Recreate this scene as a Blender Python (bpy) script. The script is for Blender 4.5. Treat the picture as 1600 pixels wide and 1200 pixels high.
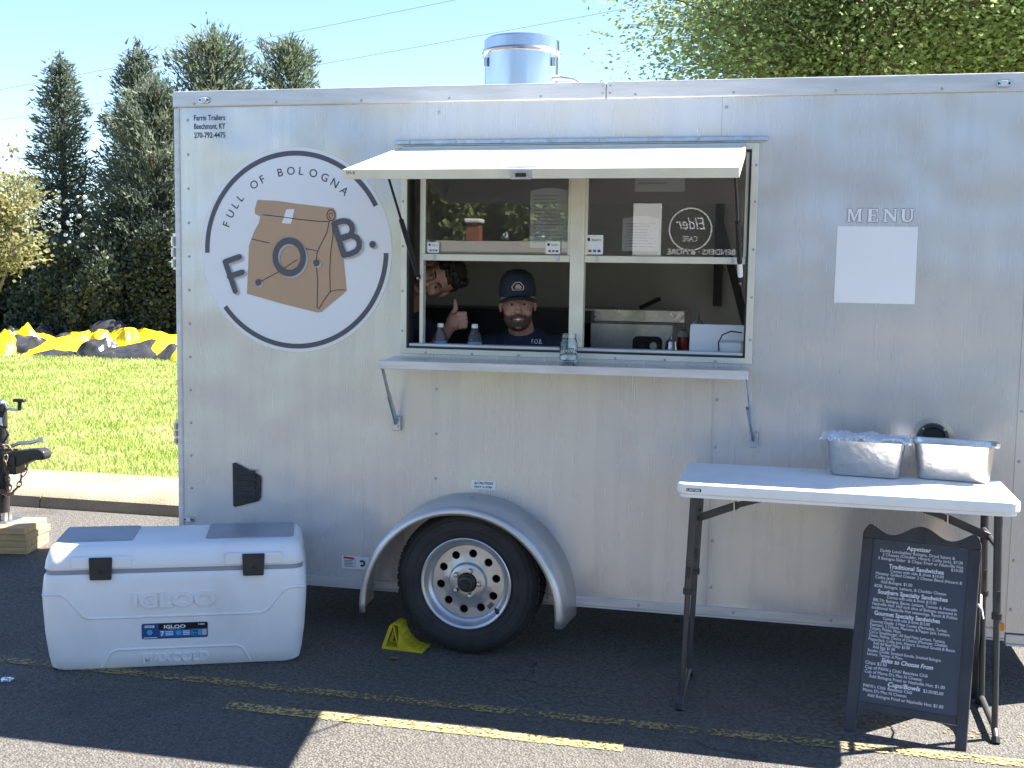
import bpy, math, random
import numpy as np
from mathutils import Matrix, Vector, Euler
R = math.radians
random.seed(7)
S = bpy.context.scene
for o in list(bpy.data.objects): bpy.data.objects.remove(o)
COL = S.collection
# ------------------------------------------------------------------ camera
cd = bpy.data.cameras.new('camera'); cam = bpy.data.objects.new('camera', cd); COL.objects.link(cam)
pitch, yaw, roll = R(5.40), R(-12.96), R(.88)
fw = Vector((math.sin(yaw)*math.cos(pitch), math.cos(yaw)*math.cos(pitch), -math.sin(pitch)))
rt0 = Vector((math.cos(yaw), -math.sin(yaw), 0)); up0 = rt0.cross(fw)
rt = math.cos(roll)*rt0 + math.sin(roll)*up0; up = -math.sin(roll)*rt0 + math.cos(roll)*up0
m = Matrix((rt, up, -fw)).transposed().to_4x4(); m.translation = (1.146, -4.981, 1.678)
cam.matrix_world = m
cd.sensor_width = 36; cd.lens = 36*1800/1600; cd.clip_end = 2000; cd.clip_start = .05
S.camera = cam
# ------------------------------------------------------------------ sky, sun, exposure
SUN = Vector((.686, .38, 1.0)).normalized()          # towards the sun
w = bpy.data.worlds.new('World'); S.world = w; w.use_nodes = True
nt = w.node_tree; nt.nodes.clear()
sky = nt.nodes.new('ShaderNodeTexSky'); sky.sky_type = 'NISHITA'; sky.sun_disc = False
sky.sun_elevation = math.asin(SUN.z); sky.sun_rotation = math.atan2(SUN.x, SUN.y)
sky.air_density = .75; sky.dust_density = 0; sky.ozone_density = 2.6
bg = nt.nodes.new('ShaderNodeBackground'); bg.inputs[1].default_value = .064
ow = nt.nodes.new('ShaderNodeOutputWorld')
nt.links.new(sky.outputs[0], bg.inputs[0]); nt.links.new(bg.outputs[0], ow.inputs[0])
sd = bpy.data.lights.new('sun', 'SUN'); sd.energy = 4.7; sd.angle = R(.5); sd.color = (1, .955, .88)
sun = bpy.data.objects.new('sun', sd); COL.objects.link(sun); sun.location = (12, 10, 20)
sun.rotation_euler = SUN.to_track_quat('Z', 'Y').to_euler()
S.view_settings.view_transform = 'Standard'; S.view_settings.look = 'None'
S.view_settings.gamma = 1; S.view_settings.use_curve_mapping = False
S.view_settings.exposure = 2.42

# ------------------------------------------------------------------ materials
M = {}
def mat(name, c, rough=.6, metal=0., c2=None, scale=6., detail=4., bump=0., bscale=None, spec=.5, stretch=None, alpha=None, trans=0., ior=1.45, coat=0., island=0., transl=0., amt=1., lo=.35, hi=.65, roughvar=0., dist=.0):
    ma = bpy.data.materials.new(name); ma.use_nodes = True; t = ma.node_tree; N = t.nodes; L = t.links
    b = N['Principled BSDF']; b.inputs['Roughness'].default_value = rough; b.inputs['Metallic'].default_value = metal
    b.inputs['Base Color'].default_value = (*c, 1); b.inputs['Specular IOR Level'].default_value = spec
    b.inputs['IOR'].default_value = ior; b.inputs['Transmission Weight'].default_value = trans; b.inputs['Coat Weight'].default_value = coat
    tc = N.new('ShaderNodeTexCoord'); src = tc.outputs['Object']
    if stretch:
        mp = N.new('ShaderNodeMapping'); mp.inputs['Scale'].default_value = stretch; L.new(src, mp.inputs[0]); vec = mp.outputs[0]
    else: vec = src
    col = None
    if c2:
        n = N.new('ShaderNodeTexNoise'); n.inputs['Scale'].default_value = scale; n.inputs['Detail'].default_value = detail; n.inputs['Distortion'].default_value = dist; L.new(vec, n.inputs[0])
        mr = N.new('ShaderNodeMapRange'); mr.inputs[1].default_value = lo; mr.inputs[2].default_value = hi; L.new(n.outputs[0], mr.inputs[0])
        mx = N.new('ShaderNodeMix'); mx.data_type = 'RGBA'; L.new(mr.outputs[0], mx.inputs[0])
        mx.inputs[6].default_value = (*c, 1); mx.inputs[7].default_value = (*c2, 1); col = mx.outputs[2]
        if roughvar:
            m2 = N.new('ShaderNodeMapRange'); m2.inputs[3].default_value = rough-roughvar; m2.inputs[4].default_value = rough+roughvar
            L.new(n.outputs[0], m2.inputs[0]); L.new(m2.outputs[0], b.inputs['Roughness'])
    if island:
        g = N.new('ShaderNodeNewGeometry'); hs = N.new('ShaderNodeHueSaturation')
        mr = N.new('ShaderNodeMapRange'); mr.inputs[3].default_value = 1-island; mr.inputs[4].default_value = 1+island; L.new(g.outputs['Random Per Island'], mr.inputs[0])
        L.new(mr.outputs[0], hs.inputs['Value'])
        if col is not None: L.new(col, hs.inputs['Color'])
        else: hs.inputs['Color'].default_value = (*c, 1)
        col = hs.outputs[0]
    if col is not None: L.new(col, b.inputs['Base Color'])
    if bump:
        n2 = N.new('ShaderNodeTexNoise'); n2.inputs['Scale'].default_value = bscale or scale*3; n2.inputs['Detail'].default_value = 5; L.new(vec, n2.inputs[0])
        bp = N.new('ShaderNodeBump'); bp.inputs['Strength'].default_value = min(1, bump); bp.inputs['Distance'].default_value = .02 if bump < 1 else .05*bump
        L.new(n2.outputs[0], bp.inputs['Height']); L.new(bp.outputs[0], b.inputs['Normal'])
    out = N['Material Output']
    if transl:
        tr = N.new('ShaderNodeBsdfTranslucent'); ms = N.new('ShaderNodeMixShader'); ms.inputs[0].default_value = transl
        if col is not None: L.new(col, tr.inputs[0])
        else: tr.inputs[0].default_value = (*c, 1)
        L.new(b.outputs[0], ms.inputs[1]); L.new(tr.outputs[0], ms.inputs[2]); L.new(ms.outputs[0], out.inputs[0])
    M[name] = ma; return ma

# painted aluminium skin: vertical streaks, oil-canning
def skin_mat(name, c, c2, rough, metal, wav):
    ma = mat(name, c, rough, metal, c2=c2, scale=3, stretch=(7, 7, .35), detail=4, roughvar=.05)
    t = ma.node_tree; N = t.nodes; L = t.links; b = N['Principled BSDF']
    tc = N.new('ShaderNodeTexCoord')
    n = N.new('ShaderNodeTexNoise'); n.inputs['Scale'].default_value = 1.6; n.inputs['Detail'].default_value = 2; L.new(tc.outputs['Object'], n.inputs[0])
    mp = N.new('ShaderNodeMapping'); mp.inputs['Scale'].default_value = (26, 26, .4); L.new(tc.outputs['Object'], mp.inputs[0])
    n2 = N.new('ShaderNodeTexNoise'); n2.inputs['Scale'].default_value = 1.; n2.inputs['Detail'].default_value = 1; L.new(mp.outputs[0], n2.inputs[0])
    b1 = N.new('ShaderNodeBump'); b1.inputs['Strength'].default_value = wav; b1.inputs['Distance'].default_value = .05; L.new(n.outputs[0], b1.inputs['Height'])
    b2 = N.new('ShaderNodeBump'); b2.inputs['Strength'].default_value = .006; b2.inputs['Distance'].default_value = .01; L.new(n2.outputs[0], b2.inputs['Height']); L.new(b1.outputs[0], b2.inputs['Normal'])
    L.new(b2.outputs[0], b.inputs['Normal'])
skin_mat('skin', (.61, .595, .585), (.58, .565, .555), .27, .38, .85)
mat('rail', (.66, .65, .65), .42, .35, c2=(.55, .54, .53), scale=4, stretch=(1, 1, 8), bump=.1, bscale=20)
mat('cream_alu', (.76, .72, .60), .38, .2, c2=(.68, .64, .53), scale=8)
mat('flap_white', (.82, .82, .80), .4, c2=(.74, .74, .72), scale=3)
mat('under', (.30, .31, .33), .5)
mat('steel', (.60, .60, .60), .3, 1., c2=(.52, .52, .52), scale=30)
mat('zinc', (.50, .55, .62), .35, .9, c2=(.40, .44, .50), scale=25)
mat('galv', (.60, .61, .62), .2, .95, c2=(.50, .51, .53), scale=2.5, stretch=(4, 4, 1))
mat('pan_steel', (.66, .64, .60), .3, .95, c2=(.58, .55, .50), scale=16, bump=.12, bscale=28, roughvar=.1)
mat('fender', (.62, .62, .62), .38, .75, c2=(.52, .52, .53), scale=5)
mat('rubber', (.022, .022, .024), .8, c2=(.035, .034, .033), scale=12, bump=.25, bscale=60)
mat('black_plastic', (.018, .018, .02), .45, c2=(.03, .03, .032), scale=18)
mat('black_paint', (.02, .02, .022), .4, c2=(.032, .031, .03), scale=9, bump=.1)
mat('hole', (.008, .008, .008), .9)
mat('rim_silver', (.55, .56, .58), .32, .7, c2=(.48, .48, .5), scale=8)
mat('screw', (.40, .40, .41), .5, .6)
mat('decal_white', (.80, .79, .80), .35, c2=(.77, .76, .77), scale=2)
mat('decal_gray', (.085, .085, .10), .4)
mat('decal_shadow', (.46, .44, .47), .4)
mat('kraft', (.50, .32, .20), .5, c2=(.47, .30, .185), scale=3)
mat('ink', (.02, .02, .025), .5)
mat('ink_navy', (.02, .03, .07), .5)
mat('red', (.45, .04, .03), .5)
mat('cooler_white', (.76, .77, .79), .38, c2=(.66, .66, .66), scale=2.2, dist=1., lo=.45, hi=.8, bump=.04, bscale=90)
mat('cooler_gray', (.30, .31, .34), .42, c2=(.26, .27, .30), scale=6)
mat('label_blue', (.03, .08, .22), .3); mat('label_black', (.012, .012, .016), .3); mat('label_cyan', (.07, .35, .65), .3); mat('label_mid', (.04, .18, .48), .3)
mat('table_white', (.80, .80, .80), .45, c2=(.68, .675, .66), scale=3.5, dist=1.2, lo=.5, hi=.85, bump=.06, bscale=160)
mat('table_leg', (.05, .05, .055), .42, .2, c2=(.065, .063, .06), scale=14)
mat('board_frame', (.035, .037, .042), .55, c2=(.05, .05, .055), scale=20, stretch=(1, 1, .2), bump=.1)
mat('slate', (.052, .060, .078), .5, c2=(.060, .067, .084), scale=5)
mat('chalk', (.80, .80, .82), .8)
mat('hardboard', (.38, .24, .13), .75, c2=(.32, .2, .11), scale=8)
mat('chock_yellow', (.62, .52, .02), .45, c2=(.5, .4, .02), scale=16)
mat('amber', (.8, .25, .02), .3)
mat('lens', (.62, .62, .62), .12, coat=.5)
mat('glass', (1, 1, 1), .0, trans=1., ior=1.45)
mat('jar_glass', (.93, .98, .97), .02, trans=1., ior=1.45)
mat('clear_plastic', (.92, .95, 1.), .05, trans=.95, ior=1.3)
mat('paper', (.80, .80, .79), .7)
mat('skin_tone', (.50, .27, .19), .5, c2=(.44, .22, .15), scale=18)
mat('shirt', (.018, .022, .045), .85, c2=(.026, .03, .055), scale=30, bump=.3, bscale=14)
mat('cap_cloth', (.02, .026, .04), .85, c2=(.028, .034, .05), scale=60)
mat('hair', (.016, .012, .01), .6, c2=(.035, .026, .02), scale=90)
mat('beard', (.075, .045, .03), .8, c2=(.12, .075, .05), scale=160)
mat('eye_white', (.42, .38, .35), .3); mat('iris', (.03, .02, .015), .2); mat('lip', (.36, .14, .11), .5); mat('teeth', (.8, .78, .72), .3)
mat('liner', (.60, .59, .56), .6, c2=(.55, .54, .51), scale=2)
mat('floor_int', (.2, .2, .2), .6)
mat('wood', (.56, .38, .20), .75, c2=(.44, .28, .13), scale=5, stretch=(1, 12, 12), bump=.2, bscale=8)
mat('tongue_black', (.015, .015, .017), .38, c2=(.03, .028, .026), scale=9)
mat('rust', (.25, .2, .16), .6, .6, c2=(.16, .10, .07), scale=40)
mat('vinyl_yellow', (.80, .60, .015), .38, c2=(.74, .54, .012), scale=2, bump=.5, bscale=6)
mat('vinyl_black', (.025, .026, .03), .2, c2=(.05, .05, .055), scale=4, bump=.6, bscale=6)
mat('concrete', (.27, .22, .155), .85, c2=(.20, .16, .11), scale=4, detail=8, bump=.35, bscale=70)
mat('bark', (.10, .075, .055), .9, c2=(.16, .125, .095), scale=9, stretch=(3, 3, .6), bump=.5)
mat('conifer', (.10, .132, .098), .65, c2=(.145, .17, .125), scale=1.3, island=.4, transl=.38)
mat('conifer_grey', (.11, .145, .095), .65, c2=(.16, .185, .125), scale=1.2, island=.4, transl=.38)
mat('shrub_dark', (.055, .078, .056), .6, c2=(.085, .105, .068), scale=1.6, island=.45, transl=.22)
mat('leaf_green', (.19, .25, .10), .55, c2=(.28, .33, .16), scale=.9, island=.4, transl=.55)
mat('leaf_yellow', (.21, .215, .085), .55, c2=(.28, .26, .13), scale=1.5, island=.35, transl=.45)
mat('blossom', (.75, .75, .72), .6)
mat('grass_blade', (.30, .37, .085), .6, c2=(.43, .46, .18), scale=1.4, island=.5, transl=.5)
mat('soil_green', (.17, .22, .05), .9, c2=(.28, .29, .12), scale=3, bump=.4, bscale=40)
mat('wire', (.12, .12, .13), .6)
mat('brick', (.30, .11, .07), .8, c2=(.22, .08, .05), scale=14)
mat('white_paint', (.80, .80, .78), .5)
mat('box_white', (.74, .74, .76), .35)
mat('sauce_red', (.3, .03, .02), .3)
mat('leafbit', (.18, .15, .04), .7)

def asphalt():
    ma = bpy.data.materials.new('asphalt'); ma.use_nodes = True; t = ma.node_tree; N = t.nodes; L = t.links; b = N['Principled BSDF']
    tc = N.new('ShaderNodeTexCoord'); src = tc.outputs['Object']
    def noise(s, d=4, dist=0):
        n = N.new('ShaderNodeTexNoise'); n.inputs['Scale'].default_value = s; n.inputs['Detail'].default_value = d; n.inputs['Distortion'].default_value = dist; L.new(src, n.inputs[0]); return n.outputs[0]
    def rng(x, a, b_, c=0, d=1):
        r = N.new('ShaderNodeMapRange'); r.inputs[1].default_value = a; r.inputs[2].default_value = b_; r.inputs[3].default_value = c; r.inputs[4].default_value = d; L.new(x, r.inputs[0]); return r.outputs[0]
    def mix(f, A, B):
        x = N.new('ShaderNodeMix'); x.data_type = 'RGBA'
        L.new(f, x.inputs[0])
        for k, q in ((6, A), (7, B)):
            if isinstance(q, tuple): x.inputs[k].default_value = (*q, 1)
            else: L.new(q, x.inputs[k])
        return x.outputs[2]
    v = N.new('ShaderNodeTexVoronoi'); v.inputs['Scale'].default_value = 110; L.new(src, v.inputs[0])
    sep = N.new('ShaderNodeSeparateColor'); L.new(v.outputs['Color'], sep.inputs[0])
    stones = mix(rng(sep.outputs[0], 0, 1), (.084, .078, .070), (.170, .156, .134))
    gaps = mix(rng(v.outputs['Distance'], .35, .8), stones, (.047, .044, .041))
    big = mix(rng(noise(.9, 5), .35, .68), gaps, mix(rng(noise(45, 3), .4, .65), (.062, .058, .053), (.135, .125, .11)))
    stain = mix(rng(noise(2.3, 6, .6), .58, .74, 0, .5), big, (.042, .040, .038))
    cv = N.new('ShaderNodeTexVoronoi'); cv.feature = 'DISTANCE_TO_EDGE'; cv.inputs['Scale'].default_value = .8
    nn = N.new('ShaderNodeTexNoise'); nn.inputs['Scale'].default_value = 5; nn.inputs['Detail'].default_value = 6; L.new(src, nn.inputs[0])
    va = N.new('ShaderNodeVectorMath'); va.operation = 'MULTIPLY_ADD'; L.new(nn.outputs['Color'], va.inputs[0]); va.inputs[1].default_value = (.28, .28, .28); L.new(src, va.inputs[2]); L.new(va.outputs[0], cv.inputs[0])
    crack = rng(cv.outputs['Distance'], .002, .006, .8, 0)
    msk = rng(noise(1.3, 3), .57, .62)
    mm = N.new('ShaderNodeMath'); mm.operation = 'MULTIPLY'; L.new(crack, mm.inputs[0]); L.new(msk, mm.inputs[1])
    fin = mix(mm.outputs[0], stain, (.012, .012, .012))
    L.new(fin, b.inputs['Base Color']); b.inputs['Roughness'].default_value = .82; b.inputs['Specular IOR Level'].default_value = .35
    bp = N.new('ShaderNodeBump'); bp.inputs['Strength'].default_value = .8; bp.inputs['Distance'].default_value = .006
    ad = N.new('ShaderNodeMath'); ad.operation = 'SUBTRACT'; L.new(rng(v.outputs['Distance'], 0, .8, 1, 0), ad.inputs[0]); L.new(mm.outputs[0], ad.inputs[1]); L.new(ad.outputs[0], bp.inputs['Height']); L.new(bp.outputs[0], b.inputs['Normal'])
    M['asphalt'] = ma
asphalt()
def paint_mat(name, c, lo, hi):
    ma = mat(name, c, .7, c2=tuple(x*.75 for x in c), scale=30); t = ma.node_tree; N = t.nodes; L = t.links
    tc = N.new('ShaderNodeTexCoord'); n = N.new('ShaderNodeTexNoise'); n.inputs['Scale'].default_value = 65; n.inputs['Detail'].default_value = 6; L.new(tc.outputs['Object'], n.inputs[0])
    n3 = N.new('ShaderNodeTexNoise'); n3.inputs['Scale'].default_value = 5; L.new(tc.outputs['Object'], n3.inputs[0])
    av = N.new('ShaderNodeMath'); av.operation = 'MULTIPLY_ADD'; L.new(n3.outputs[0], av.inputs[0]); av.inputs[1].default_value = .35; L.new(n.outputs[0], av.inputs[2])
    mr = N.new('ShaderNodeMapRange'); mr.inputs[1].default_value = lo; mr.inputs[2].default_value = hi; L.new(av.outputs[0], mr.inputs[0])
    tr = N.new('ShaderNodeBsdfTransparent'); ms = N.new('ShaderNodeMixShader'); L.new(mr.outputs[0], ms.inputs[0]); L.new(tr.outputs[0], ms.inputs[1]); L.new(N['Principled BSDF'].outputs[0], ms.inputs[2]); L.new(ms.outputs[0], N['Material Output'].inputs[0])
paint_mat('paint_fresh', (.50, .37, .14), .55, .76)
paint_mat('paint_worn', (.36, .27, .11), .60, .76)
paint_mat('paint_ghost', (.22, .17, .11), .74, .84)

# ------------------------------------------------------------------ mesh helpers
class MB:
    def __init__(s): s.v = []; s.f = []; s.m = []
    def add(s, V, F, m=0):
        o = len(s.v); s.v += [tuple(p) for p in V]; s.f += [tuple(i+o for i in f) for f in F]; s.m += [m]*len(F); return s
    def box(s, x0, x1, y0, y1, z0, z1, m=0):
        V = [(x0,y0,z0),(x1,y0,z0),(x1,y1,z0),(x0,y1,z0),(x0,y0,z1),(x1,y0,z1),(x1,y1,z1),(x0,y1,z1)]
        return s.add(V, [(0,3,2,1),(4,5,6,7),(0,1,5,4),(1,2,6,5),(2,3,7,6),(3,0,4,7)], m)
    def hexa(s, V, m=0): return s.add(V, [(0,3,2,1),(4,5,6,7),(0,1,5,4),(1,2,6,5),(2,3,7,6),(3,0,4,7)], m)
    def bar(s, a, b, w, t, upv=(0,0,1), m=0):
        a = Vector(a); b = Vector(b); d = (b-a).normalized(); u = Vector(upv); x = d.cross(u)
        if x.length < 1e-4: x = d.cross(Vector((1,0,0)))
        x.normalize(); y = x.cross(d)
        x *= w/2; y *= t/2
        return s.hexa([a-x-y, a+x-y, b+x-y, b-x-y, a-x+y, a+x+y, b+x+y, b-x+y], m)
    def tube(s, pts, r, n=8, m=0, closed=False):
        P = [Vector(p) for p in pts]; k = len(P); rs = r if isinstance(r, (list, tuple)) else [r]*k
        V = []; prev = None
        for i in range(k):
            if closed: d = P[(i+1) % k]-P[i-1]
            else: d = P[min(i+1, k-1)]-P[max(i-1, 0)]
            d.normalize()
            if prev is None:
                x = d.orthogonal().normalized()
            else:
                x = prev-d*prev.dot(d); x.normalize()
            prev = x; y = d.cross(x)
            V += [P[i]+rs[i]*(math.cos(2*math.pi*j/n)*x+math.sin(2*math.pi*j/n)*y) for j in range(n)]
        F = []
        for i in range(k if closed else k-1):
            a = i*n; b = ((i+1) % k)*n
            F += [(a+j, a+(j+1) % n, b+(j+1) % n, b+j) for j in range(n)]
        if not closed: F += [tuple(range(n-1, -1, -1)), tuple((k-1)*n+j for j in range(n))]
        return s.add(V, F, m)
    def lathe(s, prof, c=(0,0,0), n=32, axis='z', m=0, cap=True):
        V = []
        for (r, h) in prof:
            for j in range(n):
                a = 2*math.pi*j/n; x, y = r*math.cos(a), r*math.sin(a)
                V.append((c[0]+x, c[1]+y, c[2]+h) if axis == 'z' else ((c[0]+x, c[1]+h, c[2]-y) if axis == 'y' else (c[0]+h, c[1]+x, c[2]+y)))
        k = len(prof); F = [(i*n+j, i*n+(j+1) % n, (i+1)*n+(j+1) % n, (i+1)*n+j) for i in range(k-1) for j in range(n)]
        if cap: F += [tuple(range(n-1, -1, -1)), tuple((k-1)*n+j for j in range(n))]
        return s.add(V, F, m)
    def prism(s, poly, fn, t0, t1, m=0):
        n = len(poly); V = [fn(p[0], p[1], t0) for p in poly]+[fn(p[0], p[1], t1) for p in poly]
        return s.add(V, [tuple(range(n-1, -1, -1)), tuple(range(n, 2*n))]+[(i, (i+1) % n, n+(i+1) % n, n+i) for i in range(n)], m)
    def flat(s, poly, fn, t=0, m=0): return s.add([fn(p[0], p[1], t) for p in poly], [tuple(range(len(poly)))], m)
    def stroke(s, pts, wd, fn, t=0, m=0, caps=True):
        P = [Vector(p) for p in pts]; L_ = []; R_ = []
        for i in range(len(P)):
            d = (P[min(i+1, len(P)-1)]-P[max(i-1, 0)]).normalized(); nn = Vector((-d.y, d.x))*wd/2; L_.append(P[i]+nn); R_.append(P[i]-nn)
        k = len(P); s.add([fn(p.x, p.y, t) for p in L_+R_], [(i, i+1, k+i+1, k+i) for i in range(k-1)], m)
        if caps:
            for q, e in ((P[0], .0002), (P[-1], .0004)): s.disc(q, wd/2, fn, t+e, m)
        return s
    def disc(s, c, r, fn, t=0, m=0, n=20, r2=None):
        return s.flat([(c[0]+r*math.cos(2*math.pi*i/n), c[1]+(r2 or r)*math.sin(2*math.pi*i/n)) for i in range(n)], fn, t, m)
    def ring(s, c, r0, r1, a0, a1, fn, t=0, m=0, n=64, sy=1.):
        V = []
        for i in range(n+1):
            a = a0+(a1-a0)*i/n
            V += [fn(c[0]+r0*math.cos(a), c[1]+r0*math.sin(a)*sy, t), fn(c[0]+r1*math.cos(a), c[1]+r1*math.sin(a)*sy, t)]
        return s.add(V, [(2*i, 2*i+1, 2*i+3, 2*i+2) for i in range(n)], m)
    def ball(s, c, r, n=12, k=8, m=0, M4=None):
        rr = r if isinstance(r, (tuple, list)) else (r, r, r); V = []; F = []
        for i in range(1, k):
            th = math.pi*i/k
            for j in range(n):
                a = 2*math.pi*j/n; V.append(Vector((rr[0]*math.sin(th)*math.cos(a), rr[1]*math.sin(th)*math.sin(a), rr[2]*math.cos(th))))
        V += [Vector((0, 0, rr[2])), Vector((0, 0, -rr[2]))]; T = len(V)-2; B = T+1
        for i in range(k-2): F += [(i*n+j, (i+1)*n+j, (i+1)*n+(j+1) % n, i*n+(j+1) % n) for j in range(n)]
        F += [(T, j, (j+1) % n) for j in range(n)]+[(B, (k-2)*n+(j+1) % n, (k-2)*n+j) for j in range(n)]
        V = [Vector(c)+v for v in V]
        if M4 is not None: V = [M4 @ v for v in V]
        return s.add(V, F, m)
    def cap(s, a, b, ra, rb, n=12, M4=None, m=0):           # tapered capsule as a row of rings
        a = Vector(a); b = Vector(b)
        if M4 is not None: a = M4 @ a; b = M4 @ b
        d = (b-a).normalized(); P = []; rs = []
        for q in (-.98, -.8, -.45, 0): P.append(a+d*ra*q); rs.append(ra*math.sqrt(max(0, 1-q*q)))
        for q in (0, .45, .8, .98): P.append(b+d*rb*q); rs.append(rb*math.sqrt(max(0, 1-q*q)))
        return s.tube(P, rs, n, m)
    def xf(s, mt): s.v = [tuple(mt @ Vector(p)) for p in s.v]; return s

def mkmesh(name, mb, mats, smooth=None):
    me = bpy.data.meshes.new(name); me.from_pydata([tuple(p) for p in mb.v], [], mb.f)
    for q in (mats if isinstance(mats, (list, tuple)) else [mats]): me.materials.append(M[q])
    if len(me.materials) > 1: me.polygons.foreach_set('material_index', mb.m)
    me.validate(); me.update()
    if smooth is not None:
        me.polygons.foreach_set('use_smooth', [True]*len(me.polygons))
        if smooth < 170: me.set_sharp_from_angle(angle=R(smooth))
    return me
def obj(name, mb, mats=None, parent=None, smooth=None, bevel=0, seg=2, kind=None):
    me = mkmesh(name, mb, mats, smooth) if isinstance(mb, MB) else mb
    o = bpy.data.objects.new(name, me); COL.objects.link(o)
    if parent:
        if parent.parent and parent.parent.parent: parent = parent.parent      # thing > part > sub-part, no deeper
        o.parent = parent
    if bevel:
        b = o.modifiers.new('bevel', 'BEVEL'); b.width = bevel; b.segments = seg; b.limit_method = 'ANGLE'; b.angle_limit = R(35)
    if kind: o['kind'] = kind
    return o
def tag(o, label, cat, group=None):
    o['label'] = label; o['category'] = cat
    if group: o['group'] = group
    return o
def thing(name, label, cat, loc=(0,0,0), rz=0, group=None):
    o = bpy.data.objects.new(name, None); COL.objects.link(o); o.location = loc; o.rotation_euler = (0, 0, rz); o.empty_display_size = .1
    return tag(o, label, cat, group)
def copy_tree(o, parent=None):
    c = o.copy(); COL.objects.link(c); c.parent = parent
    for ch in list(o.children): copy_tree(ch, c)
    return c
def remesh(mb, mats, vox, smooth=4):
    o = obj('tmp', mb, mats); r = o.modifiers.new('r', 'REMESH'); r.mode = 'VOXEL'; r.voxel_size = vox; r.use_smooth_shade = True
    s = o.modifiers.new('s', 'SMOOTH'); s.factor = .5; s.iterations = smooth
    dg = bpy.context.evaluated_depsgraph_get(); dg.update()
    me = bpy.data.meshes.new_from_object(o.evaluated_get(dg)); bpy.data.objects.remove(o)
    me.materials.clear(); me.materials.append(M[mats]); return me
def text2d(body, size=1., shear=0., bold=0., space=1.):
    c = bpy.data.curves.new('t', 'FONT'); c.body = body; c.size = size; c.shear = shear; c.offset = bold; c.space_character = space; c.resolution_u = 3
    o = bpy.data.objects.new('t', c); COL.objects.link(o)
    dg = bpy.context.evaluated_depsgraph_get(); dg.update()
    me = bpy.data.meshes.new_from_object(o.evaluated_get(dg))
    V = [(v.co.x, v.co.y) for v in me.vertices]; F = [tuple(p.vertices) for p in me.polygons]
    bpy.data.objects.remove(o); bpy.data.curves.remove(c); bpy.data.meshes.remove(me)
    return V, F
def put_text(mb, body, fn, u, v, size, width=None, center=False, t=0, m=0, **k):
    V, F = text2d(body, 1., **k)
    if not V: return
    x0 = min(p[0] for p in V); x1 = max(p[0] for p in V)
    sx = width/(x1-x0) if width else size
    if center: x0 = (x0+x1)/2
    mb.add([fn(u+(p[0]-x0)*sx, v+p[1]*size, t) for p in V], F, m)
def wall(x, z, t=0): return (x, -t, z)
def rrect(x0, x1, y0, y1, r, n=5):
    P = []
    for cx, cy, a in ((x1-r, y1-r, 0), (x0+r, y1-r, 90), (x0+r, y0+r, 180), (x1-r, y0+r, 270)):
        P += [(cx+r*math.cos(R(a+90*i/n)), cy+r*math.sin(R(a+90*i/n))) for i in range(n+1)]
    return P

# ------------------------------------------------------------------ setting
def structure(name, mb, mats, parent=None, **k):
    o = obj(name, mb, mats, parent, **k); o['kind'] = 'structure'; return o
g = MB()
g.flat([(-300, -300), (300, -300), (300, 2.06), (-300, 2.06)], lambda x, y, t: (x, y, 0))
lot = structure('parking_lot', g, 'asphalt')
def sheet(x0, x1, y0, y1, z, n=1):
    b = MB()
    return b.flat([(x0, y0), (x1, y0), (x1, y1), (x0, y1)], lambda x, y, t: (x, y, z))
obj('painted_line', sheet(-.885, .66, -1.047, -.974, .004), 'paint_fresh', lot)
obj('painted_line', sheet(-9, 9, -.815, -.748, .004), 'paint_worn', lot)
obj('painted_line', sheet(-9, 9, -.58, -.50, .004), 'paint_ghost', lot)
# kerb: mountable concrete with rounded nose
kp = [(2.05, -.05), (2.05, .03), (2.065, .075), (2.11, .105), (2.18, .118), (2.74, .135), (2.74, -.05)]
x = -60.; kb = MB()
kerb = None
k = 0
for (a, b_) in [(-60, -30), (-30, -12), (-12, -6.62), (-6.61, -3.87), (-3.86, -.9), (-.89, 5), (5.01, 30)]:
    kb = MB(); kb.prism(kp, lambda p, q, t: (t, p, q), a, b_)
    if kerb is None: kerb = structure('kerb', kb, 'concrete', smooth=30)
    else: obj('kerb_segment', kb, 'concrete', kerb, smooth=30)
# lawn: gently uneven sheet to the horizon
def lawn_z(x, y): return .125+.02*math.sin(x*.7+1)*math.sin(y*.5)+.004*max(0, y-3)
gx = [-300, -80, -40]+[-24+i*1. for i in range(40)]+[30, 80, 300]; gy = [2.7, 3.2]+[4+i*1. for i in range(24)]+[40, 80, 300]
lb = MB(); lb.add([(a, b_, lawn_z(a, min(b_, 30))) for b_ in gy for a in gx], [(j*len(gx)+i, j*len(gx)+i+1, (j+1)*len(gx)+i+1, (j+1)*len(gx)+i) for j in range(len(gy)-1) for i in range(len(gx)-1)])
lawn = structure('lawn', lb, 'soil_green', smooth=180)
def np_mesh(name, V, F, matn, parent=None, kind=None):
    me = bpy.data.meshes.new(name); me.from_pydata(V.tolist(), [], F.tolist()); me.materials.append(M[matn]); me.update()
    o = bpy.data.objects.new(name, me); COL.objects.link(o)
    if parent: o.parent = parent
    if kind: o['kind'] = kind
    return o
rng = np.random.default_rng(3)
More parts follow.
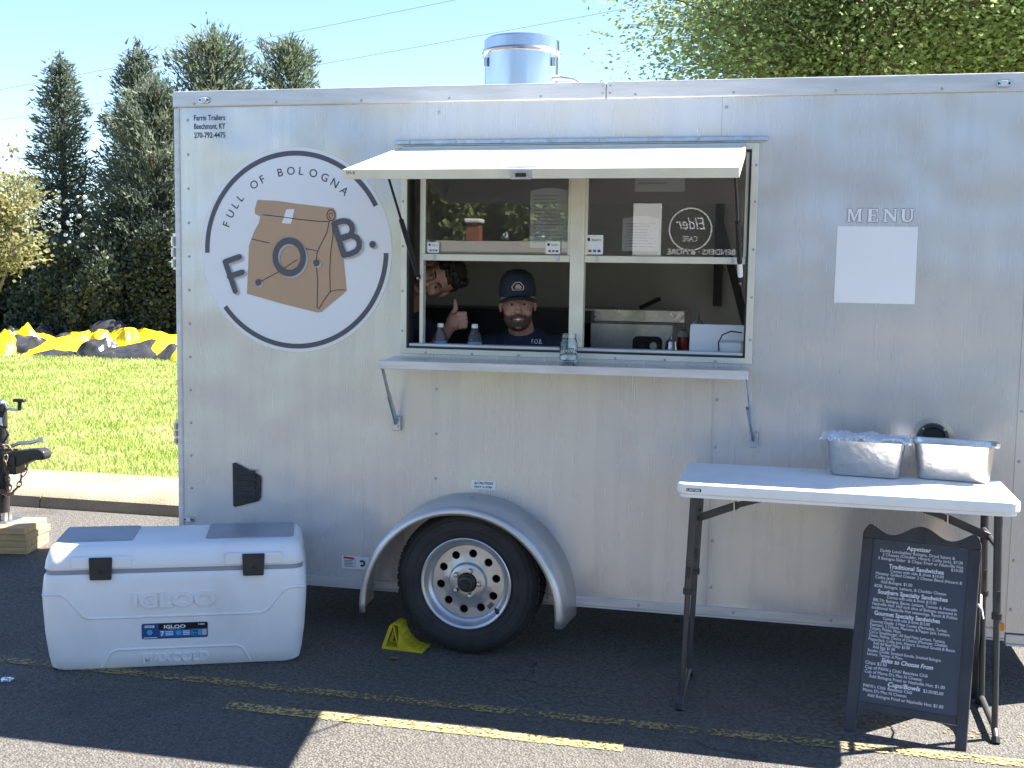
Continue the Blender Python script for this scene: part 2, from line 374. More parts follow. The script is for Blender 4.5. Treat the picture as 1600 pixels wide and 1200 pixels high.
def blades(n, x0, x1, y0, y1, h, wd):
    x = rng.uniform(x0, x1, n); y = y0+(y1-y0)*rng.uniform(0, 1, n)**1.35
    keep = (x < -1.0-.60*(y-2.5)) & (x > -4.2-.86*(y-2.5)-1.5); x = x[keep]; y = y[keep]; n = len(x)
    z = .125+.02*np.sin(x*.7+1)*np.sin(y*.5)+.004*np.maximum(0, y-3)
    a = rng.uniform(0, 2*np.pi, n); l = rng.uniform(-.9, .9, (n, 2))*h*.8; hh = h*rng.uniform(.5, 1.25, n)
    p = np.stack([x, y, z], 1); d = np.stack([np.cos(a), np.sin(a), 0*a], 1)*wd*(1+.08*(y-2.7))[:, None]
    tip = p+np.stack([l[:, 0], l[:, 1], hh], 1)
    V = np.stack([p-d, p+d, tip], 1).reshape(-1, 3); F = np.arange(3*n).reshape(-1, 3); return V, F
V, F = blades(330000, -17, -1, 2.72, 15.5, .05, .006)
gr = np_mesh('grass', V, F, 'grass_blade', None, 'stuff'); gr['label'] = 'short bright green mown grass of the lawn'
# ------------------------------------------------------------------ food trailer
XL, XR, W, ZB, ZT = -1.63, 2.42, 1.83, .222, 2.505
tr = thing('food_trailer', 'silver food trailer with open serving window and round paper bag logo', 'trailer')
wx0, wx1, wz0, wz1 = -.505, 1.025, 1.33, 2.228          # rough opening
def grid_sheet(xs, zs, y0, y1, hole=None):              # one connected sheet, cells inside the hole left out
    b = MB(); id_ = {}; F = []
    def vid(i, j, k_):
        if (i, j, k_) not in id_: id_[(i, j, k_)] = len(id_)
        return id_[(i, j, k_)]
    nx, nz = len(xs)-1, len(zs)-1; full = lambda i, j: 0 <= i < nx and 0 <= j < nz and not (hole and hole(i, j))
    for i in range(nx):
        for j in range(nz):
            if not full(i, j): continue
            F += [(vid(i, j, 0), vid(i+1, j, 0), vid(i+1, j+1, 0), vid(i, j+1, 0)), (vid(i, j, 1), vid(i, j+1, 1), vid(i+1, j+1, 1), vid(i+1, j, 1))]
            for (di, dj, a, c) in ((-1, 0, (i, j), (i, j+1)), (1, 0, (i+1, j+1), (i+1, j)), (0, -1, (i+1, j), (i, j)), (0, 1, (i, j+1), (i+1, j+1))):
                if not full(i+di, j+dj): F.append((vid(*a, 0), vid(*c, 0), vid(*c, 1), vid(*a, 1)))
    V = [None]*len(id_)
    for (i, j, k_), n_ in id_.items(): V[n_] = (xs[i], (y0, y1)[k_], zs[j])
    return b.add(V, F)
za, zb = ZB+.02, ZT-.02
obj('wall_panel', grid_sheet([XL, wx0, -.368], [za, wz0, wz1, zb], 0, .03, lambda i, j: i == 1 and j == 1), 'skin', tr)
obj('wall_panel', MB().box(-.3675, .884, -.0025, .03, za, wz0), 'skin', tr); obj('wall_panel', MB().box(-.3675, .884, -.0025, .03, wz1, zb), 'skin', tr)
obj('wall_panel', grid_sheet([.8845, wx1, 2.103], [za, wz0, wz1, zb], 0, .03, lambda i, j: i == 0 and j == 1), 'skin', tr)
obj('wall_panel', MB().box(2.1035, XR, -.0025, .03, za, zb), 'skin', tr)
obj('back_wall', MB().box(XL, XR, W-.03, W, ZB+.02, ZT-.02), 'skin', tr)
obj('end_wall', MB().box(XL+.001, XL+.03, .031, W-.031, ZB+.02, ZT-.02), 'skin', tr)
e = MB()                                                  # right end; unseen doorway-sized gap added to let light into the interior
e.box(XR-.03, XR-.001, .031, .95, ZB+.02, ZT-.02); e.box(XR-.03, XR-.001, 1.35, W-.031, ZB+.02, ZT-.02); e.box(XR-.03, XR-.001, .951, 1.349, 1.75, ZT-.021)
obj('end_wall', e, 'skin', tr)
obj('roof', MB().box(XL+.003, XR-.003, .003, W-.003, ZT-.019, ZT-.004), 'rail', tr)
obj('floor', MB().box(XL+.031, XR-.031, .031, W-.031, .30, .33), 'floor_int', tr)
obj('inner_liner', MB().box(XL+.032, XR-.05, W-.05, W-.033, .33, ZT-.05).box(XL+.032, XL+.045, .04, W-.06, .33, ZT-.05), 'liner', tr)
obj('ceiling_liner', MB().box(XL+.05, XR-.05, .04, W-.06, ZT-.045, ZT-.03), 'liner', tr)
fl = MB()
for q in ((XL+.05, wx0, .33, ZT-.05), (wx1, XR-.05, .33, ZT-.05), (wx0, wx1, .33, wz0-.02), (wx0, wx1, wz1+.02, ZT-.05)): fl.box(q[0], q[1], .032, .045, q[2], q[3])
obj('inner_liner', fl, 'liner', tr)
# frame rails under the body
obj('chassis', MB().box(XL+.1, XR+.6, .25, .33, .2, .298).box(XL+.1, XR+.6, 1.5, 1.58, .2, .298).tube([(-.15, .06, .3), (-.15, 1.75, .3)], .03), 'black_paint', tr)
rl = MB(); rl.box(XL-.012, .394, -.014, .06, 2.432, ZT); obj('top_rail', rl, 'rail', tr, bevel=.006)
rl = MB(); rl.box(.397, XR+.01, -.014, .06, 2.432, ZT); obj('top_rail', rl, 'rail', tr, bevel=.006)
for (a, b_, zz) in ((XL-.004, 2.10, ZB), (2.104, XR, ZB-.02)):
    rl = MB(); rl.box(a, b_, -.012, .05, zz-.004, zz+.034); rl.box(a, b_, -.02, .05, zz-.012, zz-.004); obj('bottom_rail', rl, 'rail', tr, bevel=.003)
obj('corner_trim', MB().box(XL-.010, XL+.018, -.008, .05, ZB+.035, 2.431), 'rail', tr, bevel=.006)
# screws (a few pixels each): one part
sc = MB()
def screw(x, z, t=0., r=.0065): sc.lathe([(r, 0), (r*.8, -.003), (r*.3, -.0045)], (x, -t, z), 10, 'y')
z = .32
while z < 2.4: screw(XL+.058, z); z += .158
for xs in (-.350, .902, 2.12):
    z = .34
    while z < 2.4:
        if not (1.24 < z < 2.30 and xs < 1.1): screw(xs, z, .0025)
        z += .205
x = XL+.1
while x < XR: screw(x, 2.447, .014, .006); screw(x+.07, .238, .012, .007); x += .41
for zz in (2.455, 2.485): screw(.38, zz, .014, .005); screw(.412, zz, .014, .005)
obj('screws', sc, 'screw', tr, smooth=30, kind='stuff')
# clearance lights
for (x, z, y) in ((-1.477, 2.462, .0141), (1.981, 2.462, .0141), (-1.585, .482, .0005)):
    b = MB(); b.prism(rrect(x-.028, x+.028, z-.015, z+.015, .014), wall, y, y+.008); o = obj('clearance_light', b, 'steel', tr, bevel=.002)
    b = MB(); b.prism(rrect(x-.012, x+.012, z-.011, z+.011, .004), wall, y+.0081, y+.016); obj('lens', b, 'lens', o, bevel=.003)
    for s_ in (-.02, .02): obj('screw', MB().lathe([(.005, 0), (.004, -.003)], (x+s_, -y-.008, z), 8, 'y'), 'ink', o)
b = MB(); b.box(2.065, 2.095, -.03, -.0125, .255, .285); obj('marker_light', b, 'amber', tr, bevel=.004)
# hinges on the left corner
for z0, z1 in ((1.68, 1.85), (.84, .96)):
    b = MB(); b.box(XL-.026, XL-.0105, .0, .03, z0, z1)
    for q in range(3): b.tube([(XL-.022, -.004, z0+.01+q*(z1-z0-.02)/3), (XL-.022, -.004, z0+(q+.9)*(z1-z0-.01)/3)], .009, 8)
    obj('hinge', b, 'steel', tr)
# ---- logo decal
lx, lz, LR = -1.035, 1.776, .469
def LG(zx, zy): return ((zx-491)/398*LR, (718-zy)/428*LR)
def lw(u, v, t=0): return (lx+u, -.0015-t, lz+v)
o = MB(); o.disc((0, 0), LR, lw, 0, n=96); logo = obj('logo_decal', o, 'decal_white', tr)
o = MB(); o.ring((0, 0), .918*LR, .966*LR, R(27.5), R(182), lw, .0012); o.ring((0, 0), .918*LR, .966*LR, R(217), R(359), lw, .0012); obj('logo_ring', o, 'decal_gray', logo)
o = MB()
for ch, a in zip('FULLOFBOLOGNA', (161, 152.8, 145.3, 138.5, 124, 116.4, 101.5, 93.1, 85, 75.6, 66.3, 57.6, 48.4)):
    V, F = text2d(ch, .052); cx = (min(p[0] for p in V)+max(p[0] for p in V))/2; an = R(a-90); rr = .735*LR
    o.add([lw(rr*math.cos(R(a))+(p[0]-cx)*math.cos(an)-p[1]*math.sin(an), rr*math.sin(R(a))+(p[0]-cx)*math.sin(an)+p[1]*math.cos(an), .0012) for p in V], F)
obj('logo_lettering', o, 'ink', logo, kind='stuff')
bag = [(333,508),(420,512),(500,524),(580,533),(650,541),(663,560),(662,590),(672,620),(688,690),(696,780),(706,884),(650,932),(602,974),(585,977),(430,942),(330,915),(286,904),(291,800),(296,700),(316,645),(338,605),(345,578),(322,565),(322,545)]
o = MB(); o.flat([LG(*p) for p in bag][::-1], lw, .0012); obj('logo_bag', o, 'kraft', logo)
o = MB(); o.flat([LG(*p) for p in [(455,548),(490,545),(475,607),(437,605)]][::-1], lw, .0024); obj('logo_tape', o, 'decal_white', logo)
o = MB()
for ln in ([(356,570),(430,578),(520,590),(600,597),(636,598)], [(632,602),(625,640),(600,690),(583,725),(580,765),(586,850),(583,955),(590,962),(612,925),(638,888),(636,800),(640,720),(650,650),(645,602)], [(638,888),(660,881),(698,879)], [(308,672),(383,688)], [(535,710),(580,718)], [(337,855),(420,810),(500,757)]):
    o.stroke([LG(*p) for p in ln], .0032, lw, .0030)
o.ring(LG(641,571), .018, .0212, 0, 6.283, lw, .003, n=24, sy=1.25); o.ring(LG(641,573), .008, .0105, 0, 5, lw, .003, n=16, sy=1.25)
obj('logo_lines', o, 'ink', logo)
def fob(dx, dy, t, mt):
    q = lambda *p: [(LG(*a)[0]+dx, LG(*a)[1]+dy) for a in p]
    o = MB(); o.stroke(q((195,770),(237,893)), .026, lw, t); o.stroke(q((195,770),(256,748)), .026, lw, t+.0005); o.stroke(q((213,832),(268,813)), .026, lw, t+.0008); obj('logo_letter', o, mt, logo)
    c = LG(468,746); o = MB(); o.ring((c[0]+dx, c[1]+dy), .055, .083, 0, 6.2832, lw, t, n=48, sy=1.08); obj('logo_letter', o, mt, logo)
    o = MB(); o.stroke(q((655,608),(695,735)), .027, lw, t)
    o.stroke(q((655,608),(675,598),(695,594),(712,597),(724,608),(730,626),(727,643),(715,657),(697,664),(676,668)), .026, lw, t+.0005); o.stroke(q((676,668),(706,657),(730,655),(748,663),(758,680),(757,702),(745,719),(722,730),(695,735)), .026, lw, t+.0008); obj('logo_letter', o, mt, logo)
    for d in ((812,690), (582,769), (337,855)): o = MB(); o.disc(q(d)[0], .0155, lw, t); obj('logo_dot', o, mt, logo)
fob(.008, -.007, .0042, 'decal_shadow'); fob(0, 0, .0058, 'decal_gray')
# ---- maker's text, menu heading, blank white square, stickers
o = MB()
for s_, zz in (('Farris Trailers', 2.372), ('Beechmont, KY', 2.333), ('270-792-4475', 2.292)): put_text(o, s_, wall, -1.46, zz, .036, width=.158, center=True, t=.0015, bold=.012)
obj('maker_lettering', o, 'ink_navy', tr)
MENU = {'M': [[(0,0),(.34,0),(.34,.07),(.25,.1),(.25,.72),(.52,0),(.6,0),(.9,.74),(.9,.1),(.8,.07),(.8,0),(1.2,0),(1.2,.07),(1.1,.1),(1.1,.9),(1.2,.93),(1.2,1),(.88,1),(.6,.32),(.34,1),(0,1),(0,.93),(.1,.9),(.1,.1),(0,.07)]],
 'E': [[(0,0),(.85,0),(.9,.28),(.82,.28),(.7,.1),(.36,.1),(.36,.46),(.55,.46),(.6,.36),(.66,.36),(.66,.66),(.6,.66),(.55,.56),(.36,.56),(.36,.9),(.66,.9),(.76,.75),(.84,.75),(.8,1),(0,1),(0,.93),(.1,.9),(.1,.1),(0,.07)]],
 'N': [[(0,0),(.36,0),(.36,.07),(.25,.1),(.25,.72),(.85,0),(1.,0),(1.,.9),(1.1,.93),(1.1,1),(.74,1),(.74,.93),(.86,.9),(.86,.36),(.32,1),(0,1),(0,.93),(.1,.9),(.1,.1),(0,.07)]],
 'U': [[(.1,.9),(0,.93),(0,1),(.46,1),(.46,.93),(.36,.9),(.36,.32),(.42,.18),(.56,.11),(.7,.15),(.8,.3),(.8,.9),(.7,.93),(.7,1),(1.08,1),(1.08,.93),(.96,.9),(.96,.3),(.86,.08),(.56,-.03),(.24,.06),(.1,.28)]]}
oa = MB(); ob = MB()
for ch, x in zip('MENU', (1.405, 1.485, 1.548, 1.615)):
    P = [(x+p[0]*.051, 1.918+p[1]*.053) for p in MENU[ch][0]]
    ob.flat(P, wall, .0022)
    oa.stroke(P+[P[0]], .0042, wall, .0012, caps=False)
h = obj('menu_heading', ob, 'decal_white', tr); obj('letter_outline', oa, 'decal_gray', h)
o = MB(); o.flat([(1.368, 1.585), (1.687, 1.584), (1.686, 1.899), (1.370, 1.900)], wall, .0015); obj('white_square_decal', o, 'decal_white', tr)
o = MB(); o.flat(rrect(-.181, -.068, .713, .752, .005), wall, .004); s1 = obj('caution_sticker', o, 'paper', tr)
o = MB(); put_text(o, 'CAUTION', wall, -.152, .736, .0155, width=.072, t=.0052, bold=.02); put_text(o, 'NOT A STEP', wall, -.166, .719, .0125, width=.083, t=.0052, bold=.02); o.flat([(-.166,.735),(-.154,.735),(-.160,.747)], wall, .0052); obj('sticker_lettering', o, 'ink', s1)
o = MB(); o.flat(rrect(-.802, -.668, .30, .362, .005), wall, .004); s1 = obj('warning_sticker', o, 'paper', tr)
o = MB(); o.flat([(-.795,.348),(-.742,.344),(-.742,.355),(-.795,.358)], wall, .0052); obj('sticker_band', o, 'red', s1)
o = MB()
for q in range(5): o.flat([(-.793, .338-q*.007), (-.745+random.uniform(-.01, 0), .338-q*.007), (-.745, .3405-q*.007), (-.793, .3405-q*.007)], wall, .0052)
o.ring((-.702, .33), .006, .016, -2.3, 2.6, wall, .0052, n=14); o.flat([(-.738,.306),(-.7365,.306),(-.7365,.355),(-.738,.355)], wall, .0052); obj('sticker_lettering', o, 'ink', s1)
# ---- black side vent (trapezoid), round inlet
o = MB(); pv = [(-1.352,.770),(-1.340,.772),(-1.212,.715),(-1.208,.70),(-1.212,.610),(-1.222,.594),(-1.338,.560),(-1.350,.563)]
o.prism(pv, wall, .0005, .016); v_ = obj('side_vent', o, 'black_plastic', tr, bevel=.004)
for q in range(6):
    zz = .60+q*.026; b = MB(); b.box(-1.335, -1.232, -.021, -.0165, zz, zz+.011); obj('louvre', b, 'black_plastic', v_)
o = MB(); o.lathe([(.085, 0), (.085, -.004), (.066, -.006)], (1.782, -.0005, 1.035), 36, 'y'); c_ = obj('power_inlet', o, 'steel', tr, smooth=40)
o = MB(); o.lathe([(.064, -.0065), (.062, -.03), (.05, -.04), (.044, -.032), (.0, -.028)], (1.782, 0, 1.035), 36, 'y', cap=False); obj('inlet_cap', o, 'black_plastic', c_, smooth=40)
o = MB()
for a in range(4): o.lathe([(.006, -.006), (.005, -.034), (.002, -.036)], (1.782+.057*math.cos(R(45+90*a)), 0, 1.035+.057*math.sin(R(45+90*a))), 8, 'y')
obj('inlet_screws', o, 'steel', c_, kind='stuff')
# ---- serving window
o = MB()
fo = (-.521, 1.042, 1.318, 2.243); fi = (wx0+.012, wx1-.012, wz0+.012, wz1-.012)
for q in ((fo[0], wx0+.012, fo[2], fo[3]), (wx1-.012, fo[1], fo[2], fo[3]), (wx0+.012, wx1-.012, fo[2], wz0+.012), (wx0+.012, wx1-.012, wz1-.012, fo[3])): o.box(q[0], q[1], -.010, -.003, q[2], q[3])
win = obj('window_frame', o, 'cream_alu', tr, bevel=.002)
o = MB()
for q in ((wx0, wx0+.02, wz0, wz1), (wx1-.02, wx1, wz0, wz1), (wx0+.02, wx1-.02, wz0, wz0+.02), (wx0+.02, wx1-.02, wz1-.02, wz1)): o.box(q[0], q[1], -.0028, .075, q[2], q[3])
obj('window_jamb', o, 'black_paint', tr)
o = MB(); o.box(wx0+.06, wx0+.078, .03, .07, wz0+.021, wz1-.021); obj('jamb_track', o, 'cream_alu', tr, bevel=.003)
o = MB(); o.box(wx0+.021, wx1-.021, .0, .07, wz0+.0205, wz0+.034); obj('sill_track', o, 'rail', tr, bevel=.003)
o = MB(); o.box(.249, .311, .006, .06, wz0+.035, wz1-.021); obj('mullion', o, 'cream_alu', tr, bevel=.004)
for (a, b_) in ((wx0+.079, .2485), (.3115, wx1-.022)):
    o = MB(); o.box(a, b_, .012, .036, 1.738, 1.768); sash = obj('sash_rail', o, 'cream_alu', tr, bevel=.003)
    for xx in (a+.05, b_-.06): obj('sash_catch', MB().box(xx, xx+.012, .006, .0118, 1.742, 1.764), 'zinc', sash)
    [obj('sash_stile', MB().box(q, q+.012, .014, .034, 1.769, wz1-.022), 'cream_alu', sash) for q in (a, b_-.012)]
    o = MB(); o.box(a+.012, b_-.012, .021, .025, 1.769, wz1-.022); obj('window_pane', o, 'glass', tr)
    o = MB(); o.box(a+.012, b_-.012, .040, .0435, 1.775, wz1-.022); obj('window_pane', o, 'glass', tr)
# stickers and sheets on the panes
for (x, z, s_, big) in ((-.378, 1.80, .055, 0), (.170, 1.79, .065, 0), (.352, 1.80, .080, 1)):
    o = MB(); o.prism(rrect(x-s_/2, x+s_/2, 1.773, 1.773+s_*(1.05 if big else .85), .004), wall, -.0205, -.0195); st = obj('payment_sticker', o, 'paper', tr)
    o = MB(); zt = 1.773+s_*(.72 if big else .55)
    P = rrect(x-s_*.38, x-s_*.22, zt, zt+s_*.17, .002); o.flat(P, wall, -.0185)
    put_text(o, 'Square', wall, x-s_*.12, zt+s_*.02, s_*.17, width=s_*.5, t=-.0185); obj('sticker_lettering', o, 'ink', st)
    for k_, mm in enumerate(('red', 'label_mid', 'decal_gray')):
        o = MB(); xx = x-s_*.3+k_*s_*.25; o.flat(rrect(xx, xx+s_*.17, 1.773+s_*.12, 1.773+s_*.26, .001), wall, -.0185); obj('card_mark', o, mm, st)
def sheet_paper(x0, x1, z0, z1, y, rows):
    o = MB(); o.flat([(x0, z0), (x1, z0), (x1, z1), ((x0+x1)/2+.02, z1+.012), ((x0+x1)/2-.02, z1+.012), (x0, z1)], lambda a, b_, t: (a, y, b_)); p = tag(obj('paper_notice', o, 'paper'), '', 'paper')
    o = MB()
    for q in range(rows):
        zz = z1-.02-q*(z1-z0-.03)/rows; w_ = (x1-x0)*random.uniform(.55, .85); o.flat([(x0+.015, zz-.004), (x0+.015+w_, zz-.004), (x0+.015+w_, zz), (x0+.015, zz)], lambda a, b_, t: (a, y-.001, b_))
    obj('print_lines', o, 'decal_shadow', p); return p
p = sheet_paper(.06, .236, 1.80, 2.05, .05, 14); p['label'] = 'tall white printed sheet behind the left upper window pane'
p = sheet_paper(.52, .735, 2.045, 2.16, .05, 3); p['label'] = 'white paper sheet taped high behind the right upper window pane'
p = sheet_paper(.47, .63, 1.79, 1.93, .06, 9); p['label'] = 'pale printed sheet low behind the right upper window pane'
# drip rail above
o = MB(); o.box(-.545, 1.078, -.022, -.0035, 2.250, 2.268); o.box(-.52, 1.05, -.017, -.0035, 2.2435, 2.2498); obj('drip_rail', o, 'zinc', tr, bevel=.002)
o = MB()
for q in range(8): o.lathe([(.006, 0), (.005, -.003)], (-.48+q*.212, -.0225, 2.259), 8, 'y')
for q in range(7): o.lathe([(.0055, 0), (.004, -.003)], (-.40+q*.215, -.0105, 1.3245), 8, 'y')
for zz in (1.42, 1.6, 1.8, 2.0, 2.15):
    for xx in (-.512, 1.033): o.lathe([(.0055, 0), (.004, -.003)], (xx, -.0105, zz), 8, 'y')
obj('frame_screws', o, 'screw', tr, kind='stuff')
# ---- raised flap
ax0, ax1 = -.515, .978; hy, hz = -.020, 2.232; oy, oz = -.70, 2.075
dv = Vector((0, oy-hy, oz-hz)); ln = dv.length; dn = dv.normalized(); nv = Vector((0, dn.z, -dn.y))   # nv points up
if nv.z < 0: nv = -nv
def FP(x, s_, t): p = Vector((x, hy, hz))+dn*s_+nv*t; return (p.x, p.y, p.z)
def fbox(b, x0, x1, s0, s1, t0, t1): b.hexa([FP(x0, s0, t0), FP(x1, s0, t0), FP(x1, s1, t0), FP(x0, s1, t0), FP(x0, s0, t1), FP(x1, s0, t1), FP(x1, s1, t1), FP(x0, s1, t1)][::1])
o = MB(); fbox(o, ax0, ax1, 0, ln, -.004, .0); flap = obj('awning_flap', o, 'flap_white', tr)
o = MB(); fbox(o, ax0-.012, ax1+.012, ln+.0005, ln+.012, -.034, .004); obj('flap_edge', o, 'cream_alu', flap, bevel=.002)
for xa in (ax0-.012, ax1+.0005):
    o = MB(); fbox(o, xa, xa+.0115, .0, ln, -.034, .004); obj('flap_edge', o, 'cream_alu', flap, bevel=.002)
o = MB(); fbox(o, ax0+.001, ax1-.001, .001, ln-.001, -.030, -.0045); obj('flap_core', o, 'under', flap)
o = MB(); fbox(o, .12, .25, ln-.05, ln-.012, .0005, .006); obj('latch_plate', o, 'zinc', flap, bevel=.002)
o = MB(); fbox(o, .145, .225, ln+.0125, ln+.018, -.036, .0); lp = obj('latch', o, 'zinc', flap, bevel=.002)
o = MB(); fbox(o, .165, .205, ln+.0185, ln+.026, -.026, -.012); obj('latch_handle', o, 'black_plastic', lp, bevel=.002)
o = MB(); put_text(o, '393-B', lambda u, v, t: FP(u, ln+.0128, v), -.512, -.014, .016, t=0); obj('edge_marking', o, 'ink', flap)
for xs, x2 in ((-.44, -.45), (.985, .962)):
    a = Vector((xs, .0, 1.66)); b_ = Vector(FP(x2, .42, -.032)); mid = a+(b_-a)*.55
    o = MB(); o.tube([a, mid], .011, 10); o.tube([mid, b_], .0055, 8); gs = obj('gas_strut', o, 'black_paint', flap, smooth=40)
    o = MB(); o.ball(a, .011); o.tube([a+Vector((0, .012, 0)), a+Vector((.0, -.014, 0))], .005, 8); obj('strut_joint', o, 'steel', gs)
    o = MB(); d_ = (mid-a); o.tube([a+d_*.12, a+d_*.34], .0114, 10); obj('strut_label', o, 'paper', gs) if xs > 0 else None
# ---- fold-down shelf
o = MB(); o.hexa([(-.548,-.215,1.283),(1.030,-.215,1.290),(1.030,-.012,1.294),(-.548,-.012,1.294),(-.548,-.215,1.293),(1.030,-.215,1.300),(1.030,-.012,1.304),(-.548,-.012,1.304)])
sh = obj('serving_shelf', o, 'galv', tr, bevel=.002)
o = MB(); o.hexa([(-.553,-.222,1.262),(1.035,-.222,1.269),(1.035,-.2155,1.269),(-.553,-.2155,1.262),(-.553,-.222,1.298),(1.035,-.222,1.305),(1.035,-.2155,1.305),(-.553,-.2155,1.298)]); obj('shelf_lip', o, 'rail', sh, bevel=.002)
for xs, xw in ((-.545, -.535), (1.028, 1.056)):
    o = MB(); o.bar((xs, -.185, 1.268), (xw, -.03, 1.00), .006, .024, (0, 1, 0)); br = obj('shelf_bracket', o, 'zinc', sh, bevel=.002)
    o = MB(); o.box(xw-.018, xw+.022, -.03, -.003, .965, 1.03); o.lathe([(.007, 0), (.005, -.006)], (xw+.012, -.03, .985), 8, 'y'); o.lathe([(.007, 0), (.005, -.006)], (xw+.012, -.03, 1.012), 8, 'y'); obj('bracket_plate', o, 'zinc', br, bevel=.002)
    o = MB(); o.bar((xs+.004, -.11, 1.14), (xw+.004, -.028, 1.0), .010, .03, (0, 1, 0)); obj('bracket_slide', o, 'zinc', br, bevel=.002)
# ---- interior fittings
obj('inner_counter', MB().box(wx0-.1, 1.2, .085, .21, 1.225, 1.25), 'steel', tr, bevel=.003)
obj('sill_strip', MB().box(-.40, -.11, .072, .1, 1.352, 1.358), 'white_paint', tr)
obj('back_counter', MB().box(-1.2, .15, 1.25, W-.055, .9, 1.49), 'black_paint', tr)
for (a, b_, w_) in (((.80, 1.74, 2.1), (.80, 1.74, 1.52), .05), ((.80, 1.74, 2.0), (1.0, 1.72, 1.3), .045)): obj('wall_brace', MB().bar(a, b_, w_, .02, (0, 1, 0)), 'black_paint', tr)
# ---- fender and wheel
WX, WZ = -.15, .313
fc = (-.168, .205); n = 36; o = MB(); V = []
ths = [R(-4+188*i/n) for i in range(n+1)]
prof = [(.485, -.0045), (.472, -.16), (.468, -.225), (.462, -.243), (.448, -.250), (.436, -.246)]
for a in ths:
    for (r_, y_) in prof: V.append((fc[0]+r_*math.cos(a)*.985, y_, fc[1]+r_*math.sin(a)))
k = len(prof); o.add(V, [(i*k+j, i*k+j+1, (i+1)*k+j+1, (i+1)*k+j) for i in range(n) for j in range(k-1)])
f_ = obj('fender', o, 'fender', tr, smooth=50); md = f_.modifiers.new('s', 'SOLIDIFY'); md.thickness = .004; md.offset = -1
obj('fender_bolt', MB().lathe([(.012, 0), (.012, .004), (.006, .012)], (-.16, -.07, .683), 10), 'steel', f_)
wh = MB()
tp = [(.20, -.005), (.255, .0), (.29, -.006), (.312, -.02), (.322, -.04), (.325, -.07), (.325, -.135), (.322, -.165), (.311, -.185), (.29, -.20), (.262, -.206), (.232, -.203), (.205, -.196), (.196, -.186)]
wh.lathe(tp, (WX, .005, WZ+.012), 64, 'y', cap=False); wheel = obj('wheel', MB().lathe([(.19, -.02), (.188, -.17)], (WX, .005, WZ+.012), 40, 'y', cap=False), 'rim_silver', tr, smooth=40)
tyre = obj('tyre', wh, 'rubber', wheel, smooth=35)
td = MB()
for rr_ in (.300, .28, .238): td.lathe([(rr_, -.2035 if rr_ < .3 else -.192), (rr_+.002, -.206 if rr_ < .3 else -.196), (rr_+.005, -.2035 if rr_ < .3 else -.190)], (WX, .005, WZ+.012), 64, 'y', cap=False)
for q in range(60):
    a = 2*math.pi*q/60
    for y_, off in ((-.05, 0), (-.10, .05), (-.15, 0)):
        c_, s_ = math.cos(a+off), math.sin(a+off); p = Vector((WX+c_*.3235, y_+.005, WZ+.012+s_*.3235)); tx = Vector((-s_, 0, c_))*.012; ty = Vector((0, .02, 0)); nr = Vector((c_, 0, s_))*.003
        td.hexa([p-tx-ty-nr, p+tx-ty-nr, p+tx+ty-nr, p-tx+ty-nr, p-tx-ty+nr, p+tx-ty+nr, p+tx+ty+nr, p-tx+ty+nr])
obj('tread', td, 'rubber', tyre, kind='stuff')
CZ = WZ+.012
rm = MB(); rm.lathe([(.2, -.197), (.205, -.203), (.2, -.206), (.191, -.202), (.186, -.185), (.176, -.172), (.168, -.168), (.160, -.150)], (WX, .005, CZ), 56, 'y', cap=False)
obj('rim', rm, 'rim_silver', wheel, smooth=35)
# disc face with ten round holes: built as sectors
df = MB(); NH = 10; ri, ro, rh, rc = .088, .162, .0185, .128
def dy(r_): return -.150-.022*max(0, (r_-.088))/.074*0+(-.012 if r_ < .1 else 0)
for q in range(NH):
    a0 = 2*math.pi*(q-.5)/NH+.16; a1 = a0+2*math.pi/NH; ac = (a0+a1)/2; m_ = 32; H = []; Q = []
    for i in range(m_):
        t_ = 2*math.pi*i/m_; hx, hy_ = rc+rh*math.cos(t_), rh*math.sin(t_)
        H.append((hx*math.cos(ac)-hy_*math.sin(ac), hx*math.sin(ac)+hy_*math.cos(ac)))
        # boundary of the sector in polar box coordinates
        cx, cy = math.cos(t_), math.sin(t_); sc_ = 1/max(abs(cx), abs(cy)); rr_ = (ri+ro)/2+cx*sc_*(ro-ri)/2; aa = ac+cy*sc_*(a1-a0)/2
        Q.append((rr_*math.cos(aa), rr_*math.sin(aa)))
    df.add([(WX+p[0], -.150, CZ+p[1]) for p in H]+[(WX+p[0], -.150-.006*(1-min(1, abs(math.hypot(*p)-ri)/.03)), CZ+p[1]) for p in Q]+[(WX+p[0], -.138, CZ+p[1]) for p in H], [(i, (i+1) % m_, m_+(i+1) % m_, m_+i) for i in range(m_)]+[(i, (i+1) % m_, 2*m_+(i+1) % m_, 2*m_+i) for i in range(m_)])
df.lathe([(.0885, -.1555), (.080, -.170), (.072, -.174), (.045, -.174), (.042, -.160)], (WX, .0, CZ), 40, 'y', cap=False)
obj('wheel_disc', df, 'rim_silver', wheel, smooth=30)
obj('wheel_back', MB().lathe([(.187, -.10), (.187, -.095)], (WX, 0, CZ), 40, 'y'), 'hole', wheel)
hb = obj('hub', MB().lathe([(.041, -.12), (.041, -.185), (.036, -.188), (.033, -.205), (.028, -.207)], (WX, 0, CZ), 28, 'y'), 'black_paint', wheel, smooth=35)
obj('hub_cap', MB().lathe([(.022, -.2071), (.020, -.222), (.016, -.226)], (WX, 0, CZ), 20, 'y'), 'rubber', hb, smooth=35)
for q in range(5):
    a = R(90+72*q-18); obj('lug_nut', MB().lathe([(.0125, -.174), (.0125, -.190), (.009, -.196), (.005, -.197)], (WX+.058*math.cos(a), 0, CZ+.058*math.sin(a)), 6, 'y'), 'steel', wheel)
obj('valve_stem', MB().tube([(WX+.13, -.17, CZ-.11), (WX+.145, -.205, CZ-.118)], .006), 'black_plastic', wheel)
